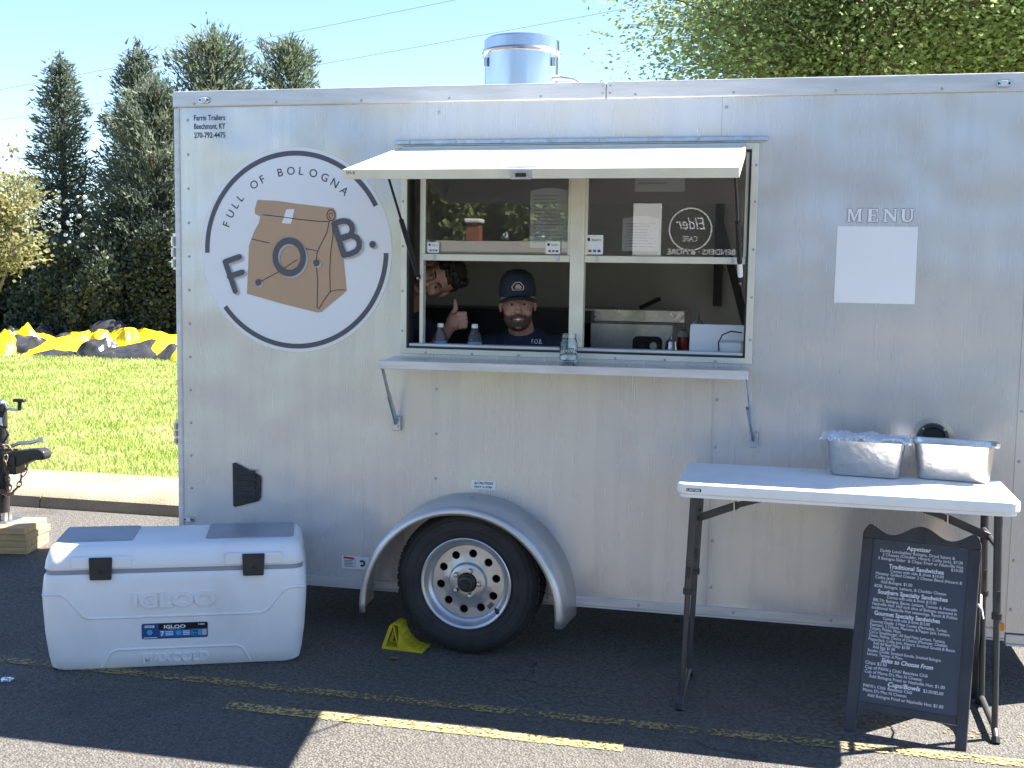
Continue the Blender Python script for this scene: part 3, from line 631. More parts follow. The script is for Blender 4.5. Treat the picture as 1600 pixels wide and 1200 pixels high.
o = MB(); a = R(-48); o.add([(WX+r_*math.cos(a+d), -.1512, CZ+r_*math.sin(a+d)) for r_, d in ((.135, -.05), (.155, -.05), (.155, .16), (.135, .16))], [(0, 1, 2, 3)]); obj('rim_sticker', o, 'decal_gray', wheel)
# ---- roof exhaust fan
cx, cy, r0 = -.075, .42, .172
o = MB(); o.lathe([(r0+.012, 0), (r0+.01, .02), (r0, .03), (r0, .205)], (cx, cy, ZT-.004), 56); fan = obj('roof_exhaust', o, 'galv', tr, smooth=30)
o = MB(); o.lathe([(r0+.003, .2), (r0+.012, .203), (r0+.014, .212), (r0+.006, .222), (r0+.004, .268), (r0-.01, .279), (.1, .286), (.01, .288)], (cx, cy, ZT-.004), 56); obj('exhaust_lid', o, 'galv', fan, smooth=30)
for a in (R(215), R(-20)):
    p = Vector((cx+(r0+.006)*math.cos(a), cy+(r0+.006)*math.sin(a), ZT+.165)); o = MB(); o.tube([p+Vector((-.012, -.004, .05)), p+Vector((-.012, -.005, .01)), p+Vector((.012, -.005, .01)), p+Vector((.012, -.004, .05))], .0022, 6); o.box(p.x-.008, p.x+.008, p.y-.010, p.y+.004, p.z-.03, p.z+.012); obj('lid_clamp', o, 'zinc', fan)
o = MB(); o.tube([(cx+r0-.01, cy-.02, ZT+.09), (cx+r0+.03, cy-.02, ZT+.09)], .014, 10); o.tube([(cx+r0+.03, cy-.02, ZT+.09), (cx+r0+.08, cy-.02, ZT+.082), (cx+r0+.13, cy-.02, ZT+.055), (cx+r0+.18, cy-.02, ZT+.005)], .0085, 10); obj('fan_cable', o, 'zinc', fan, smooth=40)

# ------------------------------------------------------------------ things at the window
def bottle(x, lab):
    t = thing('water_bottle', lab, 'bottle', (x, .125, 1.2505), 0, 'water bottles at the window')
    obj('bottle_body', MB().lathe([(.028, 0), (.032, .006), (.032, .05), (.030, .06), (.032, .07), (.032, .125), (.030, .145), (.014, .178), (.0125, .186)], n=20), 'clear_plastic', t, smooth=40)
    obj('bottle_label', MB().lathe([(.0325, .075), (.0325, .118)], n=20, cap=False), 'label_cyan', t, smooth=60); obj('bottle_cap', MB().lathe([(.0145, .183), (.0145, .2), (.012, .202)], n=16), 'white_paint', t, smooth=40)
bottle(-.372, 'water bottle nearest the left window jamb, below the raised thumb'); bottle(-.208, 'water bottle between the thumbs-up hand and the man in the cap')
t = thing('tip_jar', 'clear glass jar marked for tips on the serving shelf', 'jar', (.266, -.075, 1.3045))
obj('jar_body', MB().lathe([(.03, .0), (.036, .004), (.039, .012), (.039, .085), (.034, .1), (.031, .106), (.033, .108), (.033, .126), (.030, .126), (.028, .1), (.036, .083), (.036, .014), (.0, .009)], n=28, cap=False), 'jar_glass', t, smooth=35)
o = MB(); cyl = lambda u, v, q: (.0396*math.sin(u/.0396), -.0396*math.cos(u/.0396), v)
put_text(o, 'Tip', cyl, -.031, .045, .036, width=.034, bold=.006)
hp = [(.012+.011*(16*math.sin(a)**3)/16, .056+.012*(13*math.cos(a)-5*math.cos(2*a)-2*math.cos(3*a)-math.cos(4*a))/16) for a in [2*math.pi*i/30 for i in range(31)]]
o.stroke([(p[0]+.008, p[1]) for p in hp], .0028, cyl, 0, caps=False); obj('jar_lettering', o, 'ink', t)
o = MB()
for q in range(4): o.add([(random.uniform(-.02, .02)+a, random.uniform(-.02, .02)+b_, .012+q*.006) for a, b_ in ((-.012, -.01), (.012, -.012), (.014, .01), (-.01, .012))], [(0, 1, 2, 3)])
obj('coins_and_notes', o, 'label_mid', t)
t = thing('payment_terminal', 'white tablet register with a black cord at the window', 'tablet', (.885, .15, 1.2505), R(-6))
o = MB(); o.prism(rrect(-.12, .12, .09, .225, .012), lambda u, v, q: (u, q+.12*(v-.1), v), -.006, .006); obj('screen', o, 'box_white', t, bevel=.003)
obj('stand', MB().hexa([(0, -.055, 0), (.12, -.055, 0), (.12, .03, 0), (0, .03, 0), (.01, -.05, .15), (.12, -.05, .15), (.12, -.012, .16), (.01, -.012, .16)]), 'box_white', t, bevel=.008)
obj('cord', MB().tube([(.02, -.06, .11), (.018, -.065, .15), (.035, -.065, .185), (.07, -.06, .2), (.115, -.05, .195)], .0032), 'black_plastic', t)
t = thing('griddle', 'stainless steel countertop fryer inside the trailer, right of the mullion', 'griddle', (.40, 1.25, .9))
obj('cabinet', MB().box(-.38, .2, 0, .45, 0, .53), 'steel', t, bevel=.008); obj('splash_guard', MB().box(-.38, .25, .1, .5, .531, .60), 'pan_steel', t, bevel=.004)
b = MB(); b.prism(rrect(-.02, .14, .36, .46, .03), lambda u, v, q: (u, -q, v), .0005, .012); cp = obj('control_panel', b, 'black_plastic', t, bevel=.003)
obj('knob', MB().lathe([(.022, -.0125), (.02, -.03)], (.095, 0, .41), 16, 'y'), 'steel', cp); obj('tongs', MB().bar((.0, .15, .61), (.1, .2, .66), .03, .02), 'black_plastic', t)
for (x, y, h, mm, lab) in ((.745, .95, .27, 'sauce_red', 'tall clear squeeze bottle of red sauce beside the white tablet'), (.675, .97, .2, 'sauce_red', 'shorter red sauce bottle next to the fryer'), (.62, .9, .14, 'steel', 'steel shaker in front of the red sauce bottles')):
    t = thing('sauce_bottle' if mm == 'sauce_red' else 'shaker', lab, 'bottle', (x, y, 1.25))
    obj('bottle_body', MB().lathe([(.03, 0), (.032, .01), (.032, h*.55), (.03, h*.62)], n=18), mm, t, smooth=40); obj('bottle_top', MB().lathe([(.03, h*.62), (.028, h*.75), (.012, h*.82), (.006, h)], n=18), 'clear_plastic' if mm == 'sauce_red' else 'steel', t, smooth=40)
obj('side_counter', MB().box(.58, 1.3, .85, 1.2, 1.22, 1.2495), 'steel', tr)

# ------------------------------------------------------------------ people
def head_mb(b, H):
    e = lambda c, r: b.ball(c, r, 20, 14, M4=H)
    e((0, .012, .032), (.077, .098, .092)); e((0, -.02, -.045), (.062, .070, .078)); e((0, -.062, -.098), (.027, .024, .02)); e((0, -.03, -.03), (.068, .062, .06))
    e((0, -.092, -.012), (.011, .016, .028)); e((0, -.103, -.030), (.016, .016, .012))
    for s_ in (-1, 1):
        e((s_*.030, -.080, .020), (.028, .014, .009)); e((s_*.040, -.066, -.038), (.022, .022, .022)); e((s_*.079, .008, -.012), (.010, .022, .032)); e((s_*.011, -.096, -.034), (.008, .009, .008))
    e((0, -.084, -.064), (.026, .012, .008)); e((0, -.080, -.076), (.022, .012, .008))
def face_bits(p, H, smile):
    for s_ in (-1, 1):
        o = obj('eye', MB().ball((s_*.030, -.0785, .001), (.0120, .0095, .0052), 14, 10, M4=H), 'eye_white', p, smooth=180)
        obj('iris', MB().ball((s_*.030, -.0875, .001), (.0054, .003, .0048), 12, 8, M4=H), 'iris', o, smooth=180)
        obj('eyebrow', MB().tube([H @ Vector(q) for q in ((s_*.012, -.094, .021), (s_*.030, -.0935, .027), (s_*.052, -.080, .021))], [.004, .0048, .003], 8), 'hair', p, smooth=180)
    o = MB(); o.tube([H @ Vector(q) for q in ((-.029, -.083, -.060), (-.015, -.0955, -.067), (0, -.098, -.069), (.015, -.0955, -.067), (.029, -.083, -.060))], [.003, .006, .007, .006, .003], 8); obj('lips', o, 'lip', p, smooth=180)
    if smile:
        o = MB(); o.tube([H @ Vector(q) for q in ((-.02, -.0955, -.0655), (0, -.1025, -.0675), (.02, -.0955, -.0655))], [.0028, .0042, .0028], 8); obj('teeth', o, 'teeth', p, smooth=180)
def hand_open(b, Mh, curl=.5):                       # palm along +x, fingers bend down
    b.ball((.045, 0, 0), (.05, .042, .016), 16, 10, M4=Mh)
    for i, (y, L_) in enumerate(((-.030, .07), (-.010, .08), (.011, .074), (.030, .058))):
        p = Vector((.085, y, 0)); a = -.15
        for q, f_ in enumerate((.45, .32, .23)):
            n_ = p+Vector((math.cos(a), 0, math.sin(a)))*L_*f_; b.cap(p, n_, .0088-.0008*q, .0082-.0008*q, 10, Mh); p = n_; a -= curl*.7
    b.cap((.02, -.035, -.002), (.055, -.058, -.006), .0125, .0105, 10, Mh); b.cap((.055, -.058, -.006), (.08, -.060, -.012), .0105, .009, 10, Mh)
def hand_thumb(b, Mh):                               # fist, knuckles towards +x, thumb towards +z; back of hand faces -y
    b.ball((.0, .0, .0), (.045, .026, .042), 16, 10, M4=Mh)
    for i, z_ in enumerate((.033, .011, -.011, -.031)):
        k_ = .9 if i == 3 else 1.
        b.cap((.030, -.012, z_), (.056*k_, .006, z_*.97), .0115, .0105, 10, Mh); b.cap((.056*k_, .006, z_*.97), (.034, .036, z_*.95), .0105, .0095, 10, Mh); b.cap((.034, .036, z_*.95), (.008, .030, z_*.95), .0095, .0085, 10, Mh)
    b.cap((-.02, .012, .03), (.006, .014, .062), .015, .0125, 12, Mh); b.cap((.006, .014, .062), (.010, .010, .094), .0125, .010, 12, Mh); b.ball((.010, .009, .098), (.010, .009, .012), 12, 8, M4=Mh)
def frame(origin, xdir, zdir):
    x = Vector(xdir).normalized(); z = Vector(zdir); z = (z-x*z.dot(x)).normalized(); y = z.cross(x)
    m_ = Matrix((x, y, z)).transposed().to_4x4(); m_.translation = origin; return m_
# man in the cap, leaning on the counter
H = Matrix.Translation((-.048, .30, 1.548)) @ Euler((R(4), R(-2), R(14))).to_matrix().to_4x4()
b = MB(); head_mb(b, H)
b.cap((-.045, .33, 1.47), (-.04, .40, 1.36), .058, .065, 16)
b.cap((-.04, .42, 1.30), (-.03, .62, .98), .14, .15, 18); b.cap((-.2, .42, 1.31), (.13, .43, 1.31), .075, .075, 16)
b.cap((-.23, .42, 1.30), (-.33, .30, 1.20), .052, .046, 14); b.cap((-.33, .30, 1.20), (-.2, .16, 1.285), .042, .033, 14)
b.cap((.17, .43, 1.30), (.30, .33, 1.20), .052, .046, 14); b.cap((.30, .33, 1.20), (.215, .15, 1.285), .042, .033, 14)
hand_open(b, frame((-.2, .16, 1.285), (.7, -.45, .02), (0, 0, 1)), .6); hand_open(b, frame((.215, .15, 1.285), (-.65, -.35, .06), (0, 0, 1)), .7)
b.cap((-.1, .66, .98), (-.13, .7, .62), .085, .06, 14); b.cap((-.13, .7, .62), (-.13, .74, .36), .06, .045, 14); b.cap((.05, .66, .98), (.08, .7, .62), .085, .06, 14); b.cap((.08, .7, .62), (.08, .74, .36), .06, .045, 14)
p1 = obj('person', remesh(b, 'skin_tone', .0045, 3)); tag(p1, 'smiling bearded person in dark cap and navy shirt leaning at the window', 'person')
b = MB(); b.cap((-.04, .42, 1.29), (-.03, .62, .96), .155, .165, 18); b.cap((-.2, .42, 1.305), (.13, .43, 1.305), .092, .092, 16); b.cap((-.04, .39, 1.35), (-.04, .42, 1.3), .085, .12, 16)
b.cap((-.23, .42, 1.29), (-.325, .31, 1.205), .07, .062, 14); b.cap((.17, .43, 1.29), (.295, .34, 1.205), .07, .062, 14)
obj('shirt', remesh(b, 'shirt', .006, 3), None, p1)
b = MB(); put_text(b, 'F.O.B.', lambda u, v, q: (.03+u, .262, 1.362+v), 0, 0, .03, width=.05); obj('shirt_print', b, 'chalk', p1)
b = MB(); b.cap((-.1, .66, .95), (-.13, .71, .62), .1, .075, 14); b.cap((-.13, .71, .62), (-.13, .75, .38), .075, .065, 14); b.cap((.05, .66, .95), (.08, .71, .62), .1, .075, 14); b.cap((.08, .71, .62), (.08, .75, .38), .075, .065, 14); obj('trousers', remesh(b, 'black_plastic', .008, 2), None, p1)
b = MB()
for s_ in (-1, 1): b.ball((-.13 if s_ < 0 else .08, .70, .365), (.05, .12, .036), 14, 8)
obj('shoes', b, 'black_paint', p1, smooth=180)
face_bits(p1, H, True)
b = MB(); b.ball((0, -.026, -.066), (.067, .072, .064), 24, 16)
b.v = [v for v in b.v]; bb = MB()
vis = [i for i, v in enumerate(b.v) if True]
for f_ in b.f:
    c_ = sum((Vector(b.v[i]) for i in f_), Vector())/len(f_)
    mouth = abs(c_.x) < .030 and -.079 < c_.z < -.056 and c_.y < -.06
    if c_.z < -.042-.4*max(0, .05-abs(c_.x))*(c_.y < -.04) and not mouth: bb.f.append(f_)
bb.v = b.v; bb.m = [0]*len(bb.f); bb.xf(H); obj('beard', bb, 'beard', p1, smooth=180)
b = MB(); b.tube([H @ Vector(q) for q in ((-.034, -.082, -.062), (-.018, -.0965, -.052), (0, -.1, -.049), (.018, -.0965, -.052), (.034, -.082, -.062))], [.005, .007, .006, .007, .005], 8); obj('moustache', b, 'beard', p1, smooth=180)
b = MB(); n = 28                                     # cap: crown and curved brim
prof = [(1.0, .0), (1.03, .02), (1.02, .045), (.95, .075), (.78, .102), (.5, .118), (.2, .124), (.03, .125)]
V = [H @ Vector((.084*r_*math.cos(2*math.pi*j/n), .008+.104*r_*math.sin(2*math.pi*j/n), .034+h_)) for r_, h_ in prof for j in range(n)]
b.add(V, [(i*n+j, i*n+(j+1) % n, (i+1)*n+(j+1) % n, (i+1)*n+j) for i in range(len(prof)-1) for j in range(n)]); cap_ = obj('cap', b, 'cap_cloth', p1, smooth=60)
b = MB(); m_ = 14; V = []
for t_ in (0, 1):
    for j in range(m_+1):
        a = math.pi*(1.08+.84*j/m_); r_ = 1.0 if t_ == 0 else 1.0+.62*math.sin(math.pi*(.04+.92*j/m_))**.6
        V.append(H @ Vector((.084*math.cos(a)*(1+.06*t_), .008+.104*math.sin(a)*r_, .040-.028*(math.cos(a)**2)-.012*t_)))
b.add(V, [(j, j+1, m_+2+j, m_+1+j) for j in range(m_)]); br = obj('cap_brim', b, 'cap_cloth', p1, smooth=60); md = br.modifiers.new('s', 'SOLIDIFY'); md.thickness = .005
em = lambda u, v, q: tuple(H @ Vector((u, -.1005+.23*max(0, v-.08)+.45*max(0, v-.107)+6.5*u*u-q, v)))
b = MB(); b.flat([(-.026, .068), (.026, .068), (.030, .085), (.012, .106), (-.012, .106), (-.030, .085)], em, .003); e_ = obj('cap_patch', b, 'decal_shadow', cap_)
b = MB(); b.flat([(-.022, .071), (.022, .071), (.025, .085), (.010, .102), (-.010, .102), (-.025, .085)], em, .0045); obj('patch_field', b, 'cap_cloth', e_)
b = MB(); b.flat([(-.013, .076), (.014, .074), (.018, .083), (.006, .096), (-.010, .093)], em, .006); obj('patch_emblem', b, 'kraft', e_)
# man leaning in sideways from the left, thumb up
H = Matrix.Translation((-.455, .36, 1.655)) @ Euler((R(0), R(68), 0)).to_matrix().to_4x4() @ Euler((R(2), 0, R(8))).to_matrix().to_4x4()
b = MB(); head_mb(b, H)
nk = H @ Vector((0, .03, -.1)); b.cap(nk, (-.66, .47, 1.50), .056, .065, 16)
b.cap((-.70, .50, 1.40), (-.80, .62, .95), .14, .15, 18); b.cap((-.80, .47, 1.46), (-.58, .50, 1.38), .08, .078, 16)
b.cap((-.56, .48, 1.37), (-.53, .36, 1.24), .054, .047, 14); b.cap((-.53, .36, 1.24), (-.375, .25, 1.415), .042, .030, 14)
TH = frame((-.335, .235, 1.455), (.75, -.12, .16), (.12, .1, 1)); hand_thumb(b, TH); b.cap((-.385, .258, 1.405), (-.345, .236, 1.445), .030, .028, 14)
b.cap((-.85, .5, 1.42), (-.95, .45, 1.15), .053, .045, 14); b.cap((-.95, .45, 1.15), (-.85, .32, 1.0), .042, .033, 14); hand_open(b, frame((-.85, .32, 1.0), (.5, -.5, -.2), (0, 0, 1)), .5)
for s_ in (-.08, .08): b.cap((-.80+s_, .66, .95), (-.82+s_, .7, .62), .085, .06, 14); b.cap((-.82+s_, .7, .62), (-.82+s_, .74, .36), .06, .045, 14)
p2 = obj('person', remesh(b, 'skin_tone', .0045, 3)); tag(p2, 'dark-haired person tilting sideways at the left jamb, giving a thumbs up', 'person')
b = MB(); b.cap((-.70, .50, 1.39), (-.80, .62, .95), .155, .165, 18); b.cap((-.80, .47, 1.45), (-.58, .50, 1.37), .096, .094, 16); b.cap((-.64, .48, 1.45), (-.68, .49, 1.40), .08, .11, 14)
b.cap((-.56, .48, 1.36), (-.535, .38, 1.26), .074, .066, 14); b.cap((-.85, .5, 1.41), (-.93, .46, 1.2), .07, .062, 14); obj('shirt', remesh(b, 'shirt', .006, 3), None, p2)
b = MB()
for s_ in (-.08, .08): b.cap((-.80+s_, .66, .93), (-.82+s_, .7, .62), .1, .075, 14); b.cap((-.82+s_, .7, .62), (-.82+s_, .74, .38), .075, .065, 14)
obj('trousers', remesh(b, 'black_plastic', .008, 2), None, p2)
b = MB()
for s_ in (-.08, .08): b.ball((-.82+s_, .70, .365), (.045, .12, .036), 14, 8)
obj('shoes', b, 'black_paint', p2, smooth=180)
face_bits(p2, H, False)
b = MB(); b.ball((0, .022, .045), (.084, .100, .092), 24, 16); bb = MB()
rr = random.Random(4)
b.v = [tuple(Vector(v)*(1+rr.uniform(-.02, .05))) for v in b.v]
for f_ in b.f:
    c_ = sum((Vector(b.v[i]) for i in f_), Vector())/len(f_)
    if c_.z > .055 or (c_.y > .0 and c_.z > -.02) : bb.f.append(f_)
bb.v = b.v; bb.m = [0]*len(bb.f); 
for q in range(70):
    a = rr.uniform(0, 6.28); c_ = Vector((.07*math.cos(a), .01+.085*math.sin(a), .075+rr.uniform(0, .04))); bb.ball(c_, (.016, .016, .012), 6, 4)
bb.xf(H); obj('hair', bb, 'hair', p2, smooth=180)

# ------------------------------------------------------------------ cooler
ct = thing('cooler', 'large white chest cooler with grey lid pads and black latches', 'cooler', (-1.762, -.859, 0), math.atan2(.394, .919))
# local frame: x along the front, y to the back, z up; front bottom-left corner is the origin
CL, CD = 1.024, .43
def rr_section(z, ex, ey, r=.05, n=5): return [(p[0], p[1], z) for p in rrect(-ex, CL+ex, -ey, CD+ey, r, n)]
def loft(secs):
    b = MB(); n_ = len(secs[0]); V = [p for s_ in secs for p in s_]
    b.add(V, [(i*n_+j, i*n_+(j+1) % n_, (i+1)*n_+(j+1) % n_, (i+1)*n_+j) for i in range(len(secs)-1) for j in range(n_)]+[tuple(range(n_-1, -1, -1)), tuple((len(secs)-1)*n_+j for j in range(n_))]); return b
body = loft([rr_section(z, e, e*.6, .055) for z, e in ((.003, -.012), (.012, 0.), (.06, .010), (.16, .022), (.28, .029), (.33, .030), (.375, .026), (.405, .022), (.412, .016))])
obj('cooler_body', body, 'cooler_white', ct, smooth=40)
obj('gasket', loft([rr_section(z, .013, .004, .05) for z in (.4125, .431)]), 'cooler_gray', ct, smooth=40)
lid = loft([rr_section(z, e, f_, .05) for z, e, f_ in ((.4315, .016, .008), (.437, .019, .010), (.47, .014, .006), (.508, .002, -.012), (.522, -.008, -.03), (.526, -.018, -.05))])
ld = obj('lid', lid, 'cooler_white', ct, smooth=40)
for x0, x1 in ((.012, .325), (.625, 1.0)):
    b = MB(); b.prism(rrect(x0, x1, .10, .385, .02), lambda u, v, q: (u, v, q), .5225, .531); obj('lid_pad', b, 'cooler_gray', ld, bevel=.004)
for x in (.17, .79):
    b = MB(); b.prism(rrect(x-.075, x+.165, .436, .487, .008), lambda u, v, q: (u, -q, v), -.005, .0165); obj('latch_recess', b, 'cooler_white', ld, bevel=.006)
    b = MB(); b.hexa([(x, -.031, .391), (x+.086, -.031, .391), (x+.086, -.0165, .391), (x, -.0165, .391), (x-.004, -.024, .485), (x+.09, -.024, .485), (x+.09, -.012, .485), (x-.004, -.012, .485)]); la = obj('latch', b, 'black_plastic', ct, bevel=.005)
    obj('latch_button', MB().lathe([(.008, 0), (.006, -.004)], (x+.043, -.030, .425), 12, 'y'), 'ink', la)
# moulded ridges on the front
def fy(z):
    zs = [.003, .012, .06, .16, .28, .33, .375, .405]; es = [-.012, 0, .010, .022, .029, .030, .026, .022]
    return -.6*np.interp(z, zs, es)
def front(u, v, q): return (u, fy(v)-q, v)
def ridge(pts, wd=.012, h=.005):
    P = []
    for a, b_ in zip(pts[:-1], pts[1:]):
        k_ = max(2, int(math.dist(a, b_)/.02)); P += [(a[0]+(b_[0]-a[0])*i/k_, a[1]+(b_[1]-a[1])*i/k_) for i in range(k_)]
    P.append(pts[-1]); b = MB(); b.tube([front(p[0], p[1], -.0015) for p in P], wd/2, 8); return b
obj('moulded_ridge', ridge([(-.02, .335), (.05, .333), (.075, .318), (.14, .235), (.165, .226), (.86, .226), (.885, .235), (.955, .318), (.98, .333), (1.045, .337)]), 'cooler_white', ct, smooth=60)
obj('moulded_ridge', ridge([(.205, .008), (.245, .075), (.27, .086), (.76, .086), (.785, .075), (.82, .008)]), 'cooler_white', ct, smooth=60)
def emboss(txt, u, v, size, width, d, bold):
    V, F = text2d(txt, 1., bold=bold); x0 = min(p[0] for p in V); x1 = max(p[0] for p in V); sx = width/(x1-x0); b = MB()
    V2 = [front(u+(p[0]-x0)*sx, v+p[1]*size, d) for p in V]; b.add(V2, F)
    from collections import Counter
    ec = Counter(); 
    for f_ in F:
        for i in range(len(f_)): ec[(f_[i], f_[(i+1) % len(f_)])] += 1
    ed = [e_ for e_ in ec if (e_[1], e_[0]) not in ec]; n0 = len(V)
    b.add([front(u+(p[0]-x0)*sx, v+p[1]*size, -.001) for p in V], []); b.f += [(e_[1], e_[0], n0+e_[0], n0+e_[1]) for e_ in ed]; b.m = [0]*len(b.f); return b
obj('embossed_lettering', emboss('IGLOO', .34, .268, .085, .335, .007, .03), 'cooler_white', ct)
obj('embossed_lettering', emboss('MAXCOLD', .375, .027, .05, .27, .006, .03), 'cooler_white', ct)
b = MB(); b.prism(rrect(.372, .642, .128, .196, .008), front, .001, .0022); lb_ = obj('product_label', b, 'label_blue', ct)
b = MB(); b.flat(rrect(.442, .640, .168, .194, .004), front, .0032); obj('label_band', b, 'label_black', lb_)
for (x0, x1, mm) in ((.445, .505, 'label_mid'), (.508, .572, 'label_mid'), (.575, .617, 'label_cyan'), (.619, .637, 'decal_shadow')):
    b = MB(); b.flat([(x0, .138), (x1, .138), (x1, .165), (x0, .165)], front, .0032); obj('label_field', b, mm, lb_)
b = MB(); put_text(b, 'IGLOO', front, .463, .1735, .02, width=.088, t=.0043, bold=.03); put_text(b, '7', front, .449, .1415, .028, width=.015, t=.0043, bold=.03)
put_text(b, 'maxcold 165', front, .48, .1685, .006, width=.05, t=.0043); put_text(b, '165', front, .604, .184, .009, width=.025, t=.0043, bold=.03)
for q in range(3): b.flat([(.469, .143+q*.007), (.500, .143+q*.007), (.500, .146+q*.007), (.469, .146+q*.007)], front, .0043); b.flat([(.54, .143+q*.007), (.568, .143+q*.007), (.568, .146+q*.007), (.54, .146+q*.007)], front, .0043)
b.flat([(.385, .178), (.424, .178), (.424, .188), (.385, .188)], front, .0043); b.flat([(.38, .133), (.435, .133), (.435, .136), (.38, .136)], front, .0043); obj('label_lettering', b, 'chalk', lb_, kind='stuff')
[obj('label_symbol', MB().disc(c_, r_, front, .0045, n=20), 'label_cyan', lb_) for c_, r_ in (((.405, .158), .012), ((.522, .152), .0105))]
b = MB(); put_text(b, '280', front, .578, .153, .013, width=.025, t=.0043, bold=.03); put_text(b, '156', front, .578, .140, .013, width=.025, t=.0043, bold=.03)
for q in range(7): b.flat([(.389+q*.0045, .180), (.391+q*.0045, .180), (.391+q*.0045, .186), (.389+q*.0045, .186)], front, .0053)
obj('label_lettering', b, 'ink', lb_, kind='stuff')
# ------------------------------------------------------------------ folding table, pans
tx0, tx1, ty0, ty1, tz = .795, 2.015, -.655, -.135, .905
tb = thing('folding_table', 'white plastic folding table with dark grey legs beside the trailer', 'table', ((tx0+tx1)/2, (ty0+ty1)/2, 0), R(-1))
hx, hy_ = (tx1-tx0)/2, (ty1-ty0)/2
b = MB(); b.prism(rrect(-hx, hx, -hy_, hy_, .045, 6), lambda u, v, q: (u, v, q), tz-.043, tz); top = obj('tabletop', b, 'table_white', tb, bevel=.009, seg=3)
b = MB(); b.prism(rrect(-hx+.01, hx-.01, -hy_+.01, hy_-.01, .04, 6), lambda u, v, q: (u, v, q), tz-.055, tz-.0435); obj('table_underside', b, 'table_white', top)
b = MB(); b.flat(rrect(-hx+.04, -hx+.095, tz-.030, tz-.018, .002), lambda u, v, q: (u, -hy_-q, v), .0008); lf = obj('maker_plate', b, 'label_black', top)
b = MB(); put_text(b, 'LIFETIME', lambda u, v, q: (u, -hy_-q, v), -hx+.044, tz-.0278, .011, width=.047, t=.0018, bold=.02); obj('plate_lettering', b, 'chalk', lf)
for s_ in (-1, 1):
    xl = s_*(hx-.062); xf_ = s_*(hx-.035)
    for y in (-.16, .16):
        b = MB(); b.tube([(xl, y, tz-.056), (xl+(xf_-xl)*.5, y, .46)], .0155, 12); lg = obj('leg', b, 'table_leg', tb, smooth=40)
        b = MB(); b.tube([(xl+(xf_-xl)*.45, y, .50), (xf_, y, .045)], .0115, 12); obj('leg_extension', b, 'table_leg', lg, smooth=40)
        b = MB(); b.tube([(xl+(xf_-xl)*.5, y, .452), (xl+(xf_-xl)*.5, y, .475)], .019, 12); obj('leg_collar', b, 'black_plastic', lg); obj('height_pin', MB().box(xl+(xf_-xl)*.42-.006, xl+(xf_-xl)*.42+.006, y-.022, y-.0155, .52, .56), 'black_plastic', lg)
    b = MB(); b.tube([(xf_, -.20, .012), (xf_, -.18, .03), (xf_, -.15, .042), (xf_, .15, .042), (xf_, .18, .03), (xf_, .20, .012)], .0125, 10); ft = obj('foot_bar', b, 'table_leg', tb, smooth=40)
    for y in (-.2, .2): b = MB(); b.tube([(xf_, y*.97, .018), (xf_, y*1.04, .0)], .016, 10); obj('foot_cap', b, 'black_plastic', ft)
    b = MB(); b.tube([(xl, -.16, .72), (xl, .16, .72)], .0105, 8); obj('cross_bar', b, 'table_leg', tb)
    b = MB(); b.bar((xl, .0, .72), (xl-s_*.16, 0, .785), .03, .012, (0, 1, 0)); b.bar((xl-s_*.14, 0, .778), (xl-s_*.36, 0, tz-.056), .022, .012, (0, 1, 0)); br = obj('leg_brace', b, 'table_leg', tb, bevel=.003)
    b = MB(); cx_ = xl-s_*.15; b.tube([(cx_-.006, -.02, .80), (cx_-.004, -.02, .76), (cx_+.004, .02, .76), (cx_+.002, .02, .80)], .0025, 6); obj('lock_ring', b, 'steel', br)
def pan(x, y, rz, lab):
    t = thing('steel_pan', lab, 'pan', (x, y, tz+.0005), rz, 'steel pans on the folding table')
    secs = [[(p[0], p[1], z) for p in rrect(-ax, ax, -ay, ay, r_, 6)] for z, ax, ay, r_ in ((0, .122, .055, .028), (.004, .130, .063, .032), (.02, .134, .067, .034), (.14, .148, .077, .036), (.148, .151, .080, .036), (.1485, .163, .089, .03), (.144, .165, .091, .03), (.1465, .162, .088, .03), (.1455, .149, .078, .035), (.135, .146, .0755, .035), (.02, .132, .065, .033), (.006, .128, .061, .03))]
    b = loft(secs); obj('pan_shell', b, 'pan_steel', t, smooth=35); return t
pn = pan(1.505, -.232, R(-8), 'steel food pan covered with crinkled clear film, left of the other pan'); pan(1.838, -.222, R(-9.5), 'uncovered steel food pan at the right end of the table')
rr = random.Random(9); NX, NY = 36, 20; V = []
for j in range(NY+1):
    for i in range(NX+1):
        u = -.172+.344*i/NX; v = -.098+.196*j/NY; ed = min(1, max(0, (abs(u)-.150)/.02)+max(0, (abs(v)-.078)/.018))
        V.append((u+rr.uniform(-.002, .002), v+rr.uniform(-.002, .002), .1515+.007*rr.random()+.012*max(0, math.sin(u*31+v*17)*math.sin(v*29-u*13))-.012*ed*rr.uniform(.4, 1.2)*(1 if ed > .6 else 0)))
b = MB(); b.add(V, [(j*(NX+1)+i, j*(NX+1)+i+1, (j+1)*(NX+1)+i+1, (j+1)*(NX+1)+i) for j in range(NY) for i in range(NX)])
film = mat('film', (.85, .9, .95), .12, alpha=.4); ft_ = film.node_tree; ts = ft_.nodes.new('ShaderNodeBsdfTransparent'); mx = ft_.nodes.new('ShaderNodeMixShader'); mx.inputs[0].default_value = .42
ft_.links.new(ts.outputs[0], mx.inputs[1]); ft_.links.new(ft_.nodes['Principled BSDF'].outputs[0], mx.inputs[2]); ft_.links.new(mx.outputs[0], ft_.nodes['Material Output'].inputs[0])
fo_ = obj('cover_film', b, 'film'); fo_.location = (1.505, -.232, tz+.0005); fo_.rotation_euler = (0, 0, R(-8)); tag(fo_, 'crinkled clear plastic film over the left steel pan', 'film')

